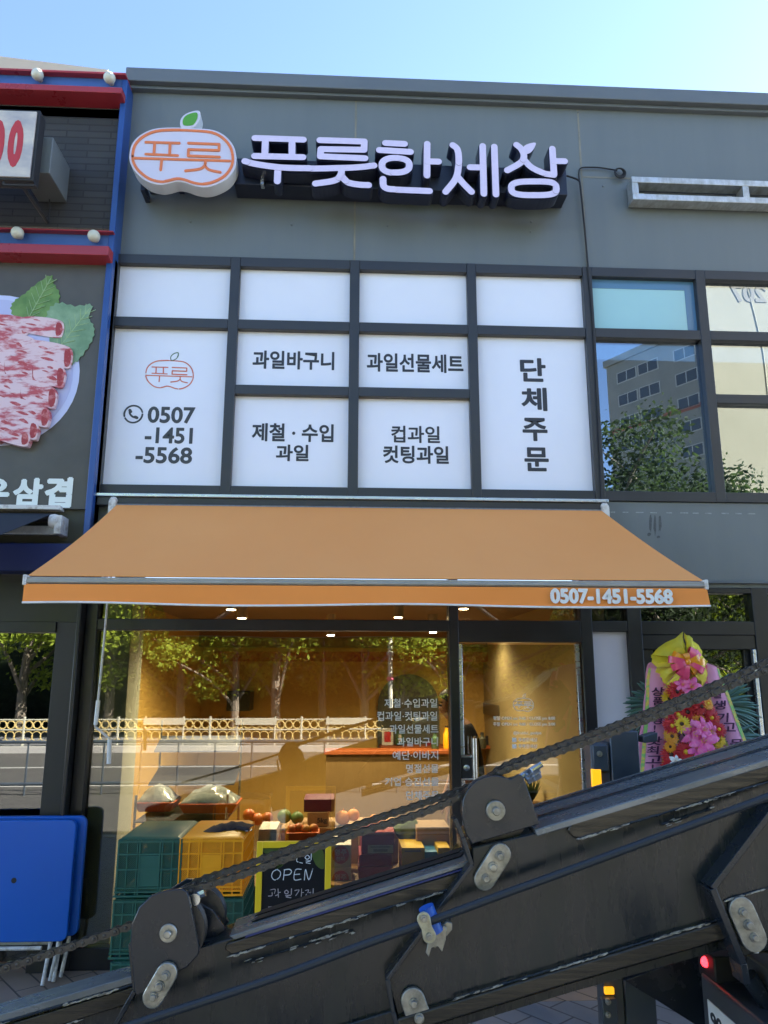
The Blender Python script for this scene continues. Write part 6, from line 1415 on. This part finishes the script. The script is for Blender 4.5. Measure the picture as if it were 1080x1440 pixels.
# apartment blocks
d1_ = 86; PL = mir(853, 517, d1_); zr = PL.z
def solve_d(px, py, z):
    lo, hi = 20, 300
    for _ in range(60):
        m_ = (lo+hi)/2
        if at(px, py, m_).z < z: lo = m_
        else: hi = m_
    return lo
d2_ = solve_d(1010, 452, zr); PR = mir(1010, 452, d2_)
PL = V((PL.x, PL.y, 0)); PR = V((PR.x, PR.y, 0))
ap = thing('apartment_block', 'grey apartment block with small paired windows mirrored in the upstairs glass', 'building', tuple((PL+PR)/2)); ux = (PR-PL); W_ = ux.length; ux.normalize(); bk_ = V((ux.y, -ux.x, 0))
if bk_.y > 0: bk_ = -bk_
nrm = -bk_
def facebox(u0, u1, z0, z1, out, dep, name, m, parent=ap, base=PL, U=ux, N_=nrm):
    a_ = base+U*u0+N_*out; b_ = base+U*u1+N_*out
    return MB().prism([a_+V((0, 0, z0)), b_+V((0, 0, z0)), b_+V((0, 0, z1)), a_+V((0, 0, z1))], -N_*dep).build(name, m, parent, smooth=0)
facebox(0, W_, -.2, zr, 0, 11, 'wall', M['apt']); facebox(-.3, W_+.3, zr, zr+.9, .3, 11.6, 'roof', M['apt'])
facebox(W_*.42, W_*.58, zr+.9, zr+4, -2, 5, 'roof_house', M['apt']); facebox(0, W_, zr-9.2, zr-8.6, .05, .06, 'painted_band', M['aptband'])
fl = 3.0
for r_ in range(5):
    for u in (.10, .30, .62, .84):
        zc = zr-2.6-fl*r_-.3
        f_ = facebox(W_*u, W_*u+3.0, zc, zc+1.5, .05, .07, 'window', M['apt_trim'])
        for k in (0, 1): facebox(W_*u+.15+1.42*k, W_*u+1.43+1.42*k, zc+.12, zc+1.38, .06, .03, 'pane', M['aptglass'], f_)
dB = 52
BL = mir(1003, 700, dB); ab2 = thing('apartment_block', 'tall beige apartment gable wall numbered 207 mirrored in the upstairs glass', 'building', (BL.x+8, -dB, 0))
zt2 = at(1000, 330, dB).z
fp2 = lambda z, o_: [V((BL.x-o_, -dB+o_, z)), V((BL.x+22+o_, -dB+o_, z)), V((BL.x+22+o_, -dB-12-o_, z)), V((BL.x+9-o_, -dB-12-o_, z))]
MB().prism(fp2(-.2, 0), (0, 0, zt2+.2)).build('wall', M['aptb'], ab2, smooth=0); MB().prism(fp2(zt2, .3), (0, 0, .8)).build('roof', M['aptb'], ab2, smooth=0)
p, q = mir(1028, 424, dB), mir(1076, 401, dB)
mb = MB(); mb.text('207', (q.x, -dB, p.z), (p.x-q.x, 0, 0), (0, 0, q.z-p.z), (0, .04, 0), .03); mb.build('block_number', M['aptink'], ab2, smooth=0)
g = random.Random(6)
for k in range(4):
    x = BL.x+2+g.uniform(0, 9); pts = [V((x, -dB+.03, zt2*.9))]
    for j in range(9): pts.append(pts[-1]+V((g.uniform(-.8, .9), 0, -zt2*.09)))
    MB().tube(spline(pts, 4), .045, 5).build('wall_crack', mat('crack_filler', (.40, .36, .26), .8), ab2)
for r_ in range(9):
    for u in (13.5, 18):
        f_ = B(BL.x+u, BL.x+u+2.6, -dB, -dB+.05, 2+r_*3, 3.5+r_*3).build('window', M['white_old'], ab2, smooth=0); B(BL.x+u+.12, BL.x+u+2.48, -dB+.05, -dB+.07, 2.12+r_*3, 3.38+r_*3).build('pane', M['aptglass'], f_, smooth=0)

# ------------------------------------------------------------------ more stock and fittings in the shop
for k, (px, py, Y) in enumerate(((520, 1158, .8), (531, 1157, .85), (542, 1158, .8), (526, 1151, .95), (537, 1151, .95), (410, 1166, .6), (420, 1164, .62), (430, 1166, .6), (441, 1165, .62))):
    c = at(px, py, Y); r = .036
    tag(MB().sphere(c, r, 12, (1, 1, .94)).build('fruit', M['fruito' if k < 5 else 'fruit']), 'tangerine heaped on the display above the crimson boxes' if k < 5 else 'small red apple in the row in front of the brown carton', 'fruit', 'tangerine heap' if k < 5 else 'row of small apples')
a_ = at(505, 1163, .75); b_ = at(552, 1163, .75); tag(B(a_.x, b_.x, .74, 1.1, ZD+.001, a_.z).build('fruit_carton', M['card'], bevel=.004), 'open brown carton under the tangerine heap', 'box')
a_ = at(402, 1171, .56); b_ = at(449, 1171, .56); tag(B(a_.x, b_.x, .55, .72, ZD+.001, a_.z).build('fruit_carton', M['trayorange'], bevel=.004), 'low orange tray under the row of small apples', 'tray')
p, q = at(318, 1000, 4.2), at(352, 972, 4.2)
wc = tag(B(p.x, q.x, 4.2, YB-.001, p.z, q.z).build('wall_cabinet', mat('cabinet_olive', (.05, .055, .035), .5), bevel=.01), 'dark olive wall cabinet on the ochre back wall', 'cabinet')
B(p.x+.03, (p.x+q.x)/2-.01, 4.185, 4.199, p.z+.03, q.z-.03).build('cabinet_door', M['olivewall'], wc, bevel=.004); B((p.x+q.x)/2+.01, q.x-.03, 4.185, 4.199, p.z+.03, q.z-.03).build('cabinet_door', M['olivewall'], wc, bevel=.004)
p, q = at(701, 1010, 3.6), at(752, 992, 3.6)
hd_ = tag(B(p.x, q.x, 3.6, YB-.001, p.z, q.z).build('range_hood', mat('hood_umber', (.10, .075, .04), .5), bevel=.01), 'dark brown hood on the wall seen through the glass door', 'hood')
B(p.x-.03, q.x+.03, 3.56, 3.6, p.z-.03, p.z+.02).build('rim', M['lampbody'], hd_, bevel=.004)
for k in range(5):
    x = 1.0+.13*k; h_ = (.16, .22, .13, .19, .15)[k]
    o = MB().lathe((x, 3.2, 1.041), (0, 0, 1), [(.035, 0), (.04, .01), (.04, h_*.7), (.02, h_*.85), (.02, h_)], 14).build('bottle', M[('green_line', 'amber', 'boxwhite', 'boxred', 'olivewall')[k]])
    tag(o, 'small bottle on the service counter, '+('dark green', 'amber', 'white', 'red', 'olive')[k]+' one', 'bottle', 'bottles on the service counter')
    MB().lathe((x, 3.2, 1.041+h_), (0, 0, 1), [(.021, 0), (.021, .02)], 10).build('cap', M['black'], o)
